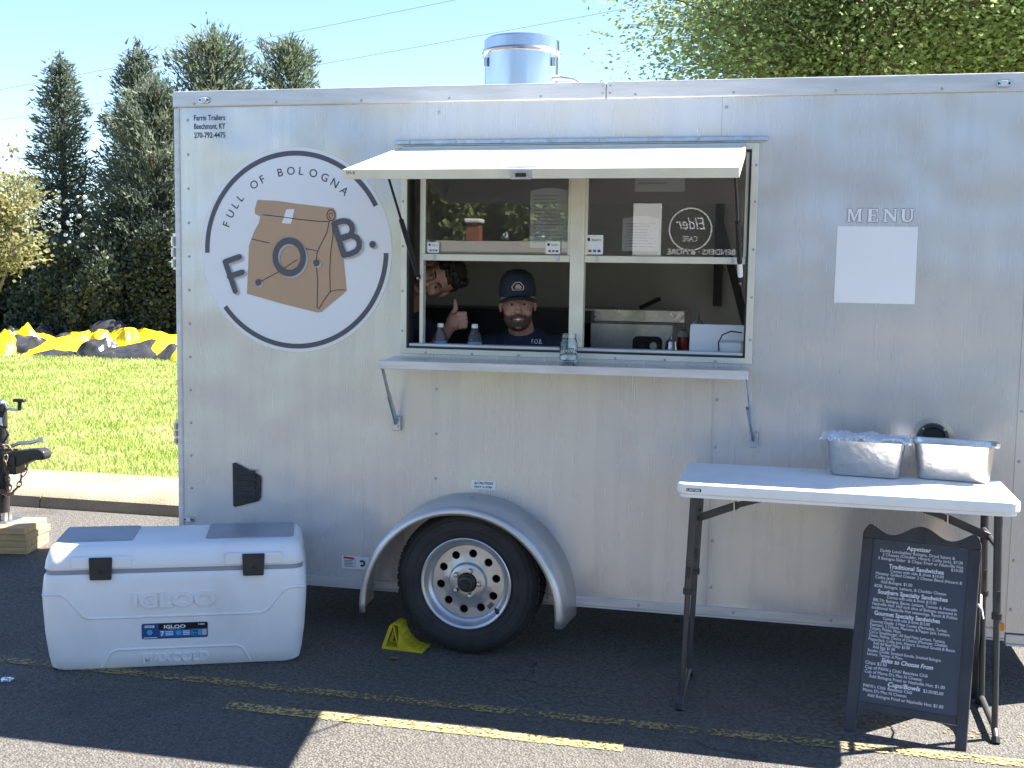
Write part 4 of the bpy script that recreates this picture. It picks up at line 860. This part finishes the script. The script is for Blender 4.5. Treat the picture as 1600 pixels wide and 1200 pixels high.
# ------------------------------------------------------------------ menu board
A = Vector((1.440, -.628, 0)); B = Vector((1.858, -.722, 0)); ud = (B-A).normalized(); SW = (B-A).length
rz = math.atan2(ud.y, ud.x)
sg = thing('menu_board', 'black A-frame menu board with white printed menu in front of the table', 'sign', tuple(A), rz)
lean = math.atan2(.275, .755); SH = .80
def bp(u, v, t=0):                                    # u across, v up along the leaning board, t proud of it
    return (u, v*math.sin(lean)-t*math.cos(lean), v*math.cos(lean)+t*math.sin(lean))
fw_ = .040; pz0, pz1 = .115, .725
for (u0, u1) in ((0, fw_), (SW-fw_, SW)):
    b = MB(); b.prism([(u0, 0), (u1, 0), (u1, .73), (u0, .73)], bp, -.018, 0); obj('stile', b, 'board_frame', sg, bevel=.003)
b = MB(); b.prism([(fw_+.0005, .086), (SW-fw_-.0005, .086), (SW-fw_-.0005, pz0), (fw_+.0005, pz0)], bp, -.018, -.0015); obj('bottom_rail', b, 'board_frame', sg, bevel=.002)
# curved corner brackets at the legs
for u0, s_ in ((fw_, 1), (SW-fw_, -1)):
    P = [(u0, .0855), (u0+s_*.075, .0855)]+[(u0+s_*(.075-.075*math.sin(R(a))), .0855-.045+.045*math.cos(R(a))) for a in (20, 40, 60, 80)]+[(u0, .035)]
    b = MB(); b.prism(P if s_ > 0 else P[::-1], bp, -.016, -.004); obj('corner_bracket', b, 'board_frame', sg)
crest = []
for i in range(41):
    q = i/40; hgt = .772+.022*math.cos(2*math.pi*2*(q-.5))*(1 if .12 < q < .88 else 1)
    if q < .08: hgt -= .045*(1-q/.08)**2
    if q > .92: hgt -= .045*((q-.92)/.08)**2
    crest.append((SW*q, hgt))
b = MB(); b.prism([(0, .7305), (SW, .7305)]+crest[::-1], bp, -.018, -.0003); obj('crest_rail', b, 'board_frame', sg, bevel=.002)
b = MB(); b.prism([(fw_-.004, pz0-.004), (SW-fw_+.004, pz0-.004), (SW-fw_+.004, pz1+.004), (fw_-.004, pz1+.004)], bp, -.012, -.007); bd = obj('chalkboard', b, 'slate', sg)
PW, PH = SW-2*fw_, pz1-pz0
LN = [('Appetizer', .36, .61, .042, 1.35, 'b'), ('Daddy Lunchables: Bologna, Dried Salami &', .085, .86, .070, 1, ''), ('3 Cheeses (Cheddar, Havarti, Colby Jack), $7.00', .115, .94, .094, 1, ''), ('3 Bologna Slider  & Chips: Fried or Nashville Hot', .07, .95, .119, 1, ''), ('$10.00', .83, .95, .142, 1, ''),
 ('Traditional Sandwiches', .19, .76, .168, 1.4, 'b'), ('Comes with side & drink $10.00', .21, .76, .192, .95, ''), ('Monster Grilled Cheese: 2 Cheese Blend (Havarti &', .06, .95, .216, 1, ''), ('Colby Jack)', .06, .26, .240, 1, ''), ('Add Bologna: $1.00', .12, .45, .266, 1, ''), ('BOB: Bologna, Lettuce, & Cheddar Cheese', .06, .80, .294, 1, ''),
 ('Southern Specialty Sandwiches', .10, .82, .332, 1.4, 'b'), ('Comes with side & drink $12.00', .20, .71, .356, .95, ''), ('BBLTA: Bologna, Bacon, Lettuce, Tomato & Avocado', .06, .92, .382, 1, ''), ('Nashville Hot: Half inch slice of Bologna seasoned in', .055, .92, .406, 1, ''), ('traditional Nashville Hot seasonings, Ranch & Pickles', .05, .93, .430, 1, ''),
 ('Gourmet Specialty Sandwiches', .085, .76, .466, 1.4, 'b'), ('Comes with side & drink $15.00', .18, .66, .490, .95, ''), ('Gourmet Daddy: 3 Meat Combo (Mortadela, Turkey,', .05, .84, .514, .95, ''), ('Pastrami), 2 Cheese, Muenster & Pepper Jack, Lettuce,', .05, .87, .536, .95, ''), ('Tomato, Pickles, Mayo.', .05, .38, .558, .95, ''), ('CoCo Smashburger: All Beef Patty Lettuce, Tomato,', .05, .83, .580, .95, ''), ('Onion, Pickles, Choice of Cheese (Muenster, Cheddar,', .05, .86, .602, .95, ''), ('PepperJack, Colby Jack, Havarti, Smoked Gouda) & Bacon', .05, .93, .625, .95, ''), ('Add All Beef Patty: $3.00', .10, .48, .648, .95, ''), ('Add Egg: $1.00', .10, .33, .670, .95, ''), ('Smokin Chubb: Smoked Gouda, Smoked Bologna', .05, .80, .694, .95, ''), ('Lettuce, Tomato, & Mayo.', .05, .42, .716, .95, ''),
 ('Sides to Choose From', .20, .73, .748, 1.4, 'bi'), ('Chips: $2.50', .04, .26, .770, 1, ''), ('Cup of PAPA\'s Chili/ Beanless Chili', .04, .68, .798, 1, ''), ('Cup of Mama D\'s Mac N Cheese:', .04, .63, .824, 1, ''), ('Add Bologna Fried or Nashville Hot: $1.00', .09, .86, .850, 1, ''), ('Cups/Bowls', .29, .62, .886, 1.45, 'bi'), ('$3.00/$5.00', .65, .85, .888, 1, ''), ('PAPA\'s Chili: Beanless Chili', .04, .54, .910, 1, ''), ('Mama D\'s Mac N Cheese:', .04, .49, .936, 1, ''), ('Add Bologna Fried or Nashville Hot: $1.00', .09, .86, .964, 1, '')]
b = MB()
for s_, u0, u1, v, sz, st in LN:
    put_text(b, s_, bp, fw_+u0*PW, pz1-v*PH, .0165*sz*(PH/.61), width=(u1-u0)*PW, t=-.0062, bold=.02 if 'b' in st else .0, shear=.25 if 'i' in st else 0)
obj('menu_lettering', b, 'chalk', bd)
lb2 = math.atan2(.33, .70)
def bq(u, v, t=0):
    y0, z0 = .74*math.sin(lean)+.02, .74*math.cos(lean); return (u, y0+(.74-v)*math.sin(lb2)*.95+t*math.cos(lb2), z0-(.74-v)*math.cos(lb2)*1.0+t*math.sin(lb2))
vb = .74-(.74*math.cos(lean))/math.cos(lb2)
for (u0, u1) in ((.0, fw_), (SW-fw_, SW)):
    b = MB(); b.prism([(u0, vb), (u1, vb), (u1, .73), (u0, .73)], bq, 0, .018); obj('rear_stile', b, 'board_frame', sg, bevel=.003)
b = MB(); b.prism([(fw_, .16), (SW-fw_, .16), (SW-fw_, .70), (fw_, .70)], bq, .004, .009); obj('rear_panel', b, 'hardboard', sg)
b = MB(); b.prism([(fw_, .085), (SW-fw_, .085), (SW-fw_, .125), (fw_, .125)], bq, .002, .016); obj('rear_rail', b, 'board_frame', sg)
b = MB(); P0 = Vector(bp(SW+.001, .53, -.01)); P1 = Vector(bq(SW+.001, .50, .01)); b.tube([P0, P0.lerp(P1, .3)+Vector((.012, 0, -.03)), P0.lerp(P1, .6)+Vector((.006, 0, -.035)), P1], .004, 6); b.tube([P0.lerp(P1, .3)+Vector((.012, 0, -.03)), P0.lerp(P1, .25)+Vector((.02, -.01, -.06))], .0035, 6); obj('stay_cord', b, 'chalk', sg)
for u in (.06, SW-.06): b = MB(); P0 = Vector(bp(u, .735, -.018)); b.box(P0.x-.02, P0.x+.02, P0.y-.002, P0.y+.025, P0.z, P0.z+.006); obj('hinge', b, 'steel', sg)
# ------------------------------------------------------------------ wheel chock
ck = thing('wheel_chock', 'yellow plastic wheel chock wedged against the trailer tyre', 'chock', (-.535, -.20, 0), R(-4))
arc = [(.195-.115*math.sin(R(a))**1.0*1.0, .012+.108*(1-math.cos(R(a)))) for a in (0, 15, 30, 45, 60, 75, 88)]
P = [(0, 0), (.195, 0)]+arc+[(.052, .122), (.04, .118), (.022, .06)]
for y0, y1 in ((0, .008), (.082, .09)):                  # cheeks with a triangular window
    b = MB(); Q = [(.024, .014), (.075, .014), (.075, .075)]
    b.prism([(0, 0), (.195, 0), (.195, .012), (0, .012)], lambda u, v, q: (u, q, v), y0, y1); b.prism([(0, .0121), (.016, .0121), (.052, .108), (.045, .118), (.036, .108)], lambda u, v, q: (u, q, v), y0, y1)
    b.prism([(.078, .0121), (.194, .0121)]+arc[1:], lambda u, v, q: (u, q, v), y0, y1); obj('cheek', b, 'chock_yellow', ck)
b = MB()
b.add([(p[0], y, p[1]+.0005) for p in arc+[(.052, .122)] for y in (0, .09)], [(2*i, 2*i+1, 2*i+3, 2*i+2) for i in range(len(arc))]); o = obj('ramp', b, 'chock_yellow', ck); md = o.modifiers.new('s', 'SOLIDIFY'); md.thickness = .005
b = MB()
for i, p in enumerate(arc[:-1]): b.box(p[0]-.004, p[0]+.004, .004, .086, p[1], p[1]+.006)
obj('ramp_ribs', b, 'chock_yellow', ck); obj('web', MB().bar((.075, .045, .012), (.05, .045, .115), .075, .006, (1, 0, 0)), 'chock_yellow', ck); obj('base', MB().box(.002, .193, .0085, .0815, .001, .008), 'chock_yellow', ck)
lf = MB(); lf.add([(0, 0, .006), (.02, -.012, .011), (.045, -.004, .007), (.05, .012, .012), (.03, .02, .006), (.01, .014, .012)], [(0, 1, 5), (1, 2, 3), (1, 3, 4), (1, 4, 5)])
o = obj('fallen_leaf', lf, 'leafbit'); o.location = (-.46, -.33, 0); tag(o, 'dry brown leaf lying on the asphalt near the yellow chock', 'leaf')
lf = MB(); rr = random.Random(2); lf.ball((0, 0, .008), (.03, .022, .008), 9, 6); lf.v = [(v[0]+rr.uniform(-.006, .006), v[1]+rr.uniform(-.006, .006), max(.0045, v[2]+rr.uniform(-.004, .005))) for v in lf.v]
o = obj('plastic_scrap', lf, 'clear_plastic'); o.location = (-1.86, -1.0, 0); tag(o, 'small scrap of clear plastic on the asphalt left of the cooler', 'litter')

# ------------------------------------------------------------------ neighbouring trailer tongue on timber
tg = thing('trailer_tongue', 'black trailer tongue with jack, coupler and chains at the left edge', 'trailer hitch', (-3.30, 1.0, 0))
obj('tongue_beam', MB().box(-1.2, .06, -.05, .05, .45, .56).bar((-1.4, -.5, .505), (-.05, -.04, .505), .06, .1).bar((-1.4, .5, .505), (-.05, .04, .505), .06, .1), 'tongue_black', tg, bevel=.006)
b = MB(); b.prism([(-.12, .565), (.10, .60), (.21, .612), (.245, .595), (.25, .565), (.235, .545), (.17, .54), (.08, .50), (-.12, .47)], lambda u, v, q: (u, q, v), -.042, .042); cpl = obj('coupler', b, 'tongue_black', tg, bevel=.012, seg=3)
b = MB(); b.tube([(-.02, 0, .605), (.06, 0, .635), (.13, 0, .64), (.2, 0, .66)], [.012, .012, .012, .010], 8); b.box(.19, .225, -.016, .016, .648, .675); obj('coupler_latch', b, 'steel', cpl, bevel=.003)
b = MB(); b.tube([(-.05, -.02, .17), (-.05, -.02, .86)], .036, 18); b.tube([(-.05, -.02, .83), (-.05, -.02, .86)], .042, 18); jk = obj('jack_post', b, 'tongue_black', tg, smooth=40)
b = MB(); b.ball((-.05, -.02, .872), (.036, .036, .022)); b.tube([(-.05, -.02, .88), (-.02, -.025, .875), (.0, -.03, .845), (.03, -.03, .838), (.08, -.03, .838)], .0075, 8); cr = obj('jack_crank', b, 'steel', jk, smooth=50)
b = MB(); b.tube([(.085, -.03, .835), (.087, -.03, .885)], .012, 10); b.prism(rrect(.05, .125, .885, .905, .009), lambda u, v, q: (u, q, v), -.045, -.015); obj('crank_handle', b, 'black_plastic', cr, bevel=.004)
obj('jack_sticker', MB().box(-.036, -.016, -.0575, -.0545, .73, .79), 'paper', jk)
b = MB(); b.box(-.13, .03, -.10, .06, .1615, .170); b.box(-.085, -.015, -.055, .015, .17, .215); obj('jack_foot', b, 'steel', jk, bevel=.003)
b = MB(); b.tube([(-.2, -.06, .62), (-.08, -.07, .60), (.0, -.07, .65), (.03, -.065, .69), (.01, -.06, .735), (-.04, -.06, .74)], .008, 8); b.tube([(-.3, -.07, .7), (-.15, -.08, .655), (.0, -.07, .60), (.09, -.06, .605)], .007, 8); obj('wiring', b, 'black_plastic', tg, smooth=60)
def chain(P, nm):
    o_ = None
    for i in range(len(P)-1):
        a, c = Vector(P[i]), Vector(P[i+1]); d = (c-a); L_ = d.length*.5+.006; d.normalize(); s1 = d.orthogonal().normalized(); s2 = d.cross(s1); s_ = s1 if i % 2 else s2; mid = (a+c)/2
        pts = [mid+d*L_*math.cos(t_)+s_*.012*math.sin(t_) for t_ in [2*math.pi*k_/12 for k_ in range(12)]]
        obj('chain_link', MB().tube(pts, .0038, 6, closed=True), 'rust', tg, smooth=180)
def cat(a, b_, sag, n): return [tuple(Vector(a).lerp(Vector(b_), i/n)-Vector((0, 0, sag*math.sin(math.pi*i/n)))+Vector((0, .01*math.sin(i*2.1), 0))) for i in range(n+1)]
chain(cat((.15, -.055, .53), (-.08, -.07, .42), .14, 13), ''); chain(cat((.0, -.06, .60), (.03, -.065, .36), .01, 8), ''); chain(cat((.06, -.07, .60), (-.12, -.07, .56), -.05, 7), '')
rr = random.Random(5)
for q in range(4):
    z0 = .0005+q*.0402; b = MB(); x1 = .16+rr.uniform(-.012, .012); y0 = -.19+rr.uniform(-.015, .015); b.box(-.5, x1, y0, y0+.30+rr.uniform(-.01, .01), z0, z0+.0385)
    o = obj('timber_plank', b, 'wood', bevel=.003); o.location = (-3.30, 1.0, 0); o.rotation_euler = (0, 0, R(rr.uniform(8, 12)))
    tag(o, ['bottom timber plank of the stack under the trailer jack', 'second timber plank from the ground under the trailer jack', 'third timber plank from the ground under the trailer jack', 'topmost timber plank of the stack, carrying the jack foot'][q], 'plank', 'planks under the jack')

# ------------------------------------------------------------------ deflated inflatable on the lawn
inf = thing('deflated_inflatable', 'crumpled heap of yellow and black vinyl inflatable on the grass', 'inflatable', (-10.5, 13.0, .15))
rr = random.Random(21)
def fold(x, y, sx, sy, h, mt, seed, rot):
    q = random.Random(seed); n_ = 22; V = []; ph = [q.uniform(0, 6.28) for _ in range(8)]; ox, oy = q.uniform(-.45, .45), q.uniform(-.3, .3)
    ks = [q.uniform(1.2, 3.4) for _ in range(5)]
    for j in range(n_+1):
        for i in range(n_+1):
            u, v = -1+2*i/n_, -1+2*j/n_; r_ = max(abs(u), abs(v), (abs(u)**3+abs(v)**3)**(1/3))
            e = max(0, 1-r_**2.6)**.6; tent = max(0, 1-math.hypot(u-ox, (v-oy)*1.2)*.75)
            cr = sum((1-abs(math.sin((u*math.cos(ph[k_])+v*math.sin(ph[k_]))*ks[k_]+ph[k_+1])))**1.6 for k_ in range(4))/4
            zz = h*e*(.34+.42*tent+.60*cr)+q.uniform(-.012, .012)*e
            V.append((u*sx*(1+.12*math.sin(3*v+ph[0])), v*sy*(1+.12*math.sin(3*u+ph[1])), zz-.03))
    b = MB(); b.add(V, [(j*(n_+1)+i, j*(n_+1)+i+1, (j+1)*(n_+1)+i+1, (j+1)*(n_+1)+i) for j in range(n_) for i in range(n_)])
    b.xf(Matrix.Translation((x, y, 0)) @ Matrix.Rotation(rot, 4, 'Z')); obj('vinyl_fold', b, mt, inf, smooth=24)
px = []; px = [(-2.4, .55, .45, .35, 'vinyl_yellow'), (-2.1, -.1, .5, .4, 'vinyl_black'), (-1.55, .5, .55, .6, 'vinyl_yellow'), (-1.15, -.15, .42, .55, 'vinyl_black'), (-.85, .7, .45, .58, 'vinyl_black'), (-.55, .15, .6, .5, 'vinyl_yellow'), (-.35, -.3, .55, .22, 'vinyl_black'), (.05, .9, .6, .78, 'vinyl_black'), (-.1, .55, .55, .68, 'vinyl_yellow'), (.30, -.28, .30, .52, 'vinyl_black'), (.7, .8, .7, .72, 'vinyl_yellow'), (.95, -.25, .48, .48, 'vinyl_black'), (1.25, .3, .75, .62, 'vinyl_yellow'), (1.9, .1, .6, .5, 'vinyl_yellow'), (1.75, -.35, .35, .35, 'vinyl_black'), (1.6, 1.1, .6, .66, 'vinyl_black'), (2.5, .4, .6, .55, 'vinyl_yellow'), (2.6, -.25, .5, .4, 'vinyl_black'), (-3.1, .2, .6, .45, 'vinyl_black'), (-3.0, .8, .6, .5, 'vinyl_yellow'), (3.2, .2, .6, .45, 'vinyl_yellow')]
px += [(rr.uniform(-3., 3.2), rr.uniform(-.35, 1.0), rr.uniform(.22, .4), rr.uniform(.45, .72), rr.choice(['vinyl_yellow', 'vinyl_black', 'vinyl_black'])) for _ in range(26)]
for i, (x, y, s_, h, mt) in enumerate(px): fold(x, y, s_*1.35, s_*.95, h*.80, mt, i+40, rr.uniform(-.9, .9))

# ------------------------------------------------------------------ vegetation
def leafmesh(P, D, size, rg, wid=.35, tri=True, droop=0.):
    n_ = len(P); D = D+rg.normal(0, .45, (n_, 3)); D[:, 2] -= droop; D /= np.linalg.norm(D, axis=1)[:, None]+1e-9
    s_ = np.cross(D, rg.normal(0, 1, (n_, 3))); s_ /= np.linalg.norm(s_, axis=1)[:, None]+1e-9
    L_ = size*rg.uniform(.55, 1.35, n_)[:, None]; w_ = L_*wid
    if tri:
        V = np.stack([P-s_*w_*.5, P+s_*w_*.5, P+D*L_], 1).reshape(-1, 3); F = np.arange(3*n_).reshape(-1, 3)
    else:
        V = np.stack([P, P+D*L_*.45+s_*w_, P+D*L_, P+D*L_*.45-s_*w_], 1).reshape(-1, 3); F = np.arange(4*n_).reshape(-1, 4)
    return V, F
def conifer(name, lab, x, y, h, rad, seed, mt, nb=150, per=150, group='conifers behind the lawn', base=.04, shape=.75, size=.13, up=.35, spread=.11):
    rg = np.random.default_rng(seed); t = thing(name, lab, 'tree', (x, y, .15), 0, group)
    b = MB(); b.tube([(0, 0, -.2), (.03, .0, h*.4), (0, .02, h*.8), (0, 0, h*.97)], [rad*.11, rad*.075, rad*.035, .008], 8); tk = obj('trunk', b, 'bark', t, smooth=60)
    lm = MB(); PP = []; DD = []
    for i in range(nb):
        tt = base+(1-base)*((i+.5)/nb)**.85; az = i*2.39996+rg.uniform(-.4, .4); R_ = rad*(1-tt)**shape*rg.uniform(.5, 1.25)+.05
        u_ = up*rg.uniform(.6, 1.5)*(.5+tt); d = np.array([math.cos(az), math.sin(az), u_]); p0 = np.array([0, 0, h*tt*.95]); p1 = p0+d*R_
        lm.tube([tuple(p0), tuple(p0+d*R_*.5+[0, 0, -.03]), tuple(p1)], [.02*rad, .013*rad, .004], 4)
        m_ = int(per*.78*(.35+R_/rad)); s_ = rg.uniform(.15, 1.04, m_)**.75; q = p0+d*R_*s_[:, None]
        sp = spread*(1.25-.55*s_)[:, None]*(rad*.75+.25); q = q+rg.normal(0, 1, (m_, 3))*sp*np.array([1, 1, .75]); PP.append(q); DD.append(np.tile(d*[1, 1, .6]+[0, 0, .25], (m_, 1)))
    PP.append(np.array([[0, 0, h*.97]])+rg.normal(0, 1, (60, 3))*[.05, .05, .12]); DD.append(np.tile([0, 0, 1.], (60, 1)))
    P = np.concatenate(PP); D = np.concatenate(DD); V, F = leafmesh(P, D, size, rg, .32); obj('limbs', lm, 'bark', t)
    np_mesh('crown', V, F, mt, t); return t
conifer('conifer', 'slender pointed conifer standing leftmost above the yellow heap', -13.9, 17.2, 6.1, 1.15, 1, 'conifer', nb=140, per=150)
conifer('conifer', 'tall pointed conifer second from the left', -12.3, 17.6, 6.35, 1.5, 2, 'conifer', nb=150, per=170)
conifer('conifer', 'broad grey-green conifer top rising just above the left trailer corner', -10.35, 17.2, 6.35, 1.75, 3, 'conifer_grey', nb=150, per=190, shape=.55, up=.75)
conifer('conifer', 'rightmost grey-green conifer top, alone above the trailer roof', -8.75, 17.4, 6.3, 1.35, 4, 'conifer_grey', nb=130, per=170, shape=.55, up=.8)
conifer('conifer', 'dark dense conifer hugging the left trailer edge', -10.9, 15.9, 5.2, 1.5, 5, 'conifer', nb=150, per=190, shape=.5, up=.6)
def shrub(name, lab, x, y, z, rx, ry, rz_, seed, mt, n_=26000, size=.075, group='dark shrubs behind the inflatable', lobes=26, trunk=True, wid=.42, cat='shrub', flowers=None):
    rg = np.random.default_rng(seed); t = thing(name, lab, cat, (x, y, z), 0, group)
    C_ = rg.normal(0, 1, (lobes, 3)); C_ /= np.linalg.norm(C_, axis=1)[:, None]; C_ *= rg.uniform(.35, .92, (lobes, 1)); C_[:, 2] = np.abs(C_[:, 2])*1.0-.1*(rg.random(lobes))
    sc_ = np.array([rx, ry, rz_]); idx = rg.integers(0, lobes, n_); r_ = rg.uniform(.18, .36, lobes)[idx]
    q = rg.normal(0, 1, (n_, 3)); q /= np.linalg.norm(q, axis=1)[:, None]; q *= (rg.uniform(.35, 1, (n_, 1))**.6)
    P = (C_[idx]+q*r_[:, None])*sc_; P[:, 2] = np.maximum(P[:, 2], .02); V, F = leafmesh(P, q+[0, 0, .2], size, rg, wid, tri=False)
    if trunk:
        b = MB()
        for k_ in range(min(lobes, 14)):
            c_ = C_[k_]*sc_; b.tube([(rg.uniform(-.1, .1), rg.uniform(-.1, .1), -.1), tuple(c_*[.4, .4, .5]), tuple(c_*.95)], [.05, .03, .008], 5)
        obj('stems', b, 'bark', t)
    np_mesh('crown', V, F, mt, t)
    if flowers:
        fx, fz, sx, sz, m_ = flowers; b = MB()
        for _ in range(m_):
            c_ = Vector((rg.normal(fx, sx), -ry*.80+rg.normal(0, .06), rg.normal(fz, sz))); b.ball(c_, rg.uniform(.022, .045), 7, 5)
        obj('blossoms', b, 'blossom', t, smooth=180, kind='stuff')
    return t
for i, (x, y, rx, rz_, lab) in enumerate(((-14.9, 15.6, 1.6, 3.4, 'dark shrub at the far left behind the yellow-leaved tree'), (-12.6, 15.3, 1.5, 3.3, 'dark shrub dotted with white blossoms left of the trailer'), (-10.9, 14.9, 1.4, 3.2, 'dark shrub between the blossoming shrub and the trailer corner'), (-9.2, 15.1, 1.4, 3.3, 'dark shrub half hidden behind the left trailer corner'), (-17., 16.2, 1.8, 3.6, 'dark shrub at the left edge of the picture'))):
    shrub('flowering_shrub' if i == 1 else 'evergreen_shrub', lab, x, y, .12, rx, 1.0, rz_*.98, 60+i, 'shrub_dark', n_=36000, lobes=44, flowers=(.55, 2.30, .25, .36, 24) if i == 1 else None)
# small yellow-leaved tree, left
def branch_tree(name, lab, x, y, z, h, seed, mt, nl, size, spreadx, twigs, group=None, crown=(0, 0, 0), rad=(1, 1, 1), wid=.4, bare=0, lspread=.16, tr=.06):
    rg = np.random.default_rng(seed); t = thing(name, lab, 'tree', (x, y, z), 0, group); b = MB(); c = np.array(crown); rd = np.array(rad)
    fork = np.array([0, 0, max(.6, c[2]-rd[2]*.9)]); b.tube([(0, 0, -.2), (tr*.5, 0, fork[2]*.5), tuple(fork)], [tr*1.3, tr, tr*.8], 9); ends = []
    nl_ = 9
    for i in range(nl_):
        az = i*2.4+rg.uniform(-.3, .3); e = c+rd*np.array([math.cos(az)*.55, math.sin(az)*.55, rg.uniform(-.3, .6)]); mid = (fork+e)/2+rg.normal(0, .12, 3)*rd
        b.tube([tuple(fork), tuple(mid), tuple(e)], [tr*.6, tr*.38, tr*.2], 6)
        for k_ in range(twigs):
            s_ = rg.uniform(.3, 1); p = (fork+(mid-fork)*2*s_ if s_ < .5 else mid+(e-mid)*(2*s_-1)); v = rg.normal(0, 1, 3); v[2] = abs(v[2])*.6+.1; v /= np.linalg.norm(v); q = p+v*rd*rg.uniform(.35, .7)
            d = (q-c)/rd; l_ = np.linalg.norm(d)
            if l_ > 1: q = c+d/l_*rd*rg.uniform(.9, 1.06)
            b.tube([tuple(p), tuple((p+q)/2+rg.normal(0, .05, 3)), tuple(q)], [tr*.16, tr*.09, tr*.03], 4); ends.append((p, q))
    obj('trunk', b, 'bark', t, smooth=60)
    E_ = ends; per = nl//len(E_); PP = []; DD = []
    for p, q in E_:
        s_ = rg.uniform(.25, 1.05, per)[:, None]; o_ = p+(q-p)*s_+rg.normal(0, 1, (per, 3))*lspread*rd.min()*np.array([1, 1, .7]); PP.append(o_); DD.append(np.tile((q-p)/np.linalg.norm(q-p), (per, 1)))
    V, F = leafmesh(np.concatenate(PP), np.concatenate(DD), size, rg, wid, tri=False, droop=.35); np_mesh('crown', V, F, mt, t); return t
branch_tree('budding_tree', 'small tree with sparse yellow-green young leaves at the left edge', -11.9, 12.2, .12, 4.4, 11, 'leaf_yellow', 9000, .075, 1, 24, crown=(-.15, 0, 2.35), rad=(1.25, 1.0, 1.6), lspread=.10, tr=.05)
branch_tree('leafy_tree', 'large fresh-green leafy tree rising behind the trailer roof', 2.6, 11.8, .12, 8, 12, 'leaf_green', 165000, .072, 1, 76, crown=(.55, 0, 5.6), rad=(4.6, 3.1, 2.9), lspread=.13, tr=.13, wid=.27)
# overhead wires
for (a, b_, lab) in (((-60, 35, 4.4), (20, 35, 16.2), 'upper overhead wire crossing the sky'), ((-60, 35.5, 3.6), (30, 35.5, 16.1), 'lower overhead wire passing behind the conifers')):
    o = MB(); A_, B_ = Vector(a), Vector(b_); o.tube([A_.lerp(B_, i/30)-Vector((0, 0, .5*math.sin(math.pi*i/30))) for i in range(31)], .008, 6); tag(obj('overhead_wire', o, 'wire'), lab, 'wire', 'overhead wires')

# ------------------------------------------------------------------ across the lot, behind the camera (mirrored in the window)
bk = MB(); ys = [-11, -13, -15, -17.5, -20, -24, -60]; zs = [.002, .5, 1.2, 2.10, 2.40, 2.6, 3.2]
bk.add([(x_, y_, z_) for y_, z_ in zip(ys, zs) for x_ in (-120, -30, 0, 30, 120)], [(j*5+i+1, j*5+i, (j+1)*5+i, (j+1)*5+i+1) for j in range(len(ys)-1) for i in range(4)])
mat('bank_grass', (.09, .11, .05), .9, c2=(.13, .14, .07), scale=2); structure('grass_bank', bk, 'bank_grass', smooth=180)
mat('road_grey', (.27, .265, .245), .85, c2=(.22, .215, .2), scale=3); structure('road', MB().hexa([(-120, -20., 2.38), (120, -20., 2.38), (120, -17.6, 2.1), (-120, -17.6, 2.1), (-120, -20., 2.42), (120, -20., 2.42), (120, -17.6, 2.14), (-120, -17.6, 2.14)]), 'road_grey')
for i, (x, y) in enumerate(((-9.5, -22), (-6.6, -22.6), (-4.0, -22.1), (-1.0, -22.8), (2.5, -22.4), (6., -22.6), (10, -22))):
    shrub('hedge_shrub', ['green hedge shrub across the lot, beyond the brick pillar', 'green hedge shrub right behind the brick pillar across the lot', 'green hedge shrub across the lot, next after the brick pillar towards the black trailer', 'green hedge shrub across the lot, second after the brick pillar', 'green hedge shrub behind the middle of the black cafe trailer', 'green hedge shrub behind the far end of the black cafe trailer', 'green hedge shrub farthest from the brick pillar across the lot'][i], x, y, 2.45, 1.8, 1.1, 3.4, 90+i, 'leaf_green', n_=12000, size=.17, group='hedge across the lot', lobes=26)
t = thing('brick_pillar', 'brick pillar with white cap across the lot, mirrored in the window', 'pillar', (-5.85, -21.2, 2.45))
obj('pillar_shaft', MB().box(-.15, .15, -.15, .15, -.1, .42), 'brick', t); obj('pillar_cap', MB().box(-.2, .2, -.2, .2, .42, .52), 'white_paint', t, bevel=.03)
t = thing('dark_food_trailer', 'black cafe trailer with round white badge, mirrored in the right window pane', 'trailer', (.9, -8.6, 0))
b = MB(); b.prism([(-2.1, .45), (3.2, .45), (3.2, 2.75), (-2.1, 2.75)], lambda u, v, q: (u, q, v), -1.8, 0); obj('body', b, 'black_plastic', t, bevel=.04)
b = MB(); b.prism([(-1.46, .55), (-1.13, .55), (-1.13, 2.6), (-1.46, 2.6)], lambda u, v, q: (u, q, v), .002, .03); obj('door', b, 'white_paint', t, bevel=.006)
for x in (.7, 1.5): o = obj('wheel', MB().lathe([(.2, .02), (.34, .03), (.36, -.02), (.36, -.18), (.3, -.2)], (x, .0, .36), 32, 'y'), 'rubber', t, smooth=40)
bw = lambda u, v, q: (-u, q, v)                       # read from the front (facing +y)
b = MB(); b.ring((.79, 2.24), .235, .25, 0, 6.2832, bw, .004); put_text(b, 'Elder', bw, .79, 2.24, .2, width=.34, center=True, t=.004, shear=.3); put_text(b, 'CAFE', bw, .79, 2.1, .09, center=True, width=.17, t=.004); put_text(b, 'HANDHELD BENDERS · & MORE', bw, .40, 1.95, .09, center=True, width=1.3, t=.004, bold=.01)
obj('badge_lettering', b, 'chalk', t, kind='stuff')
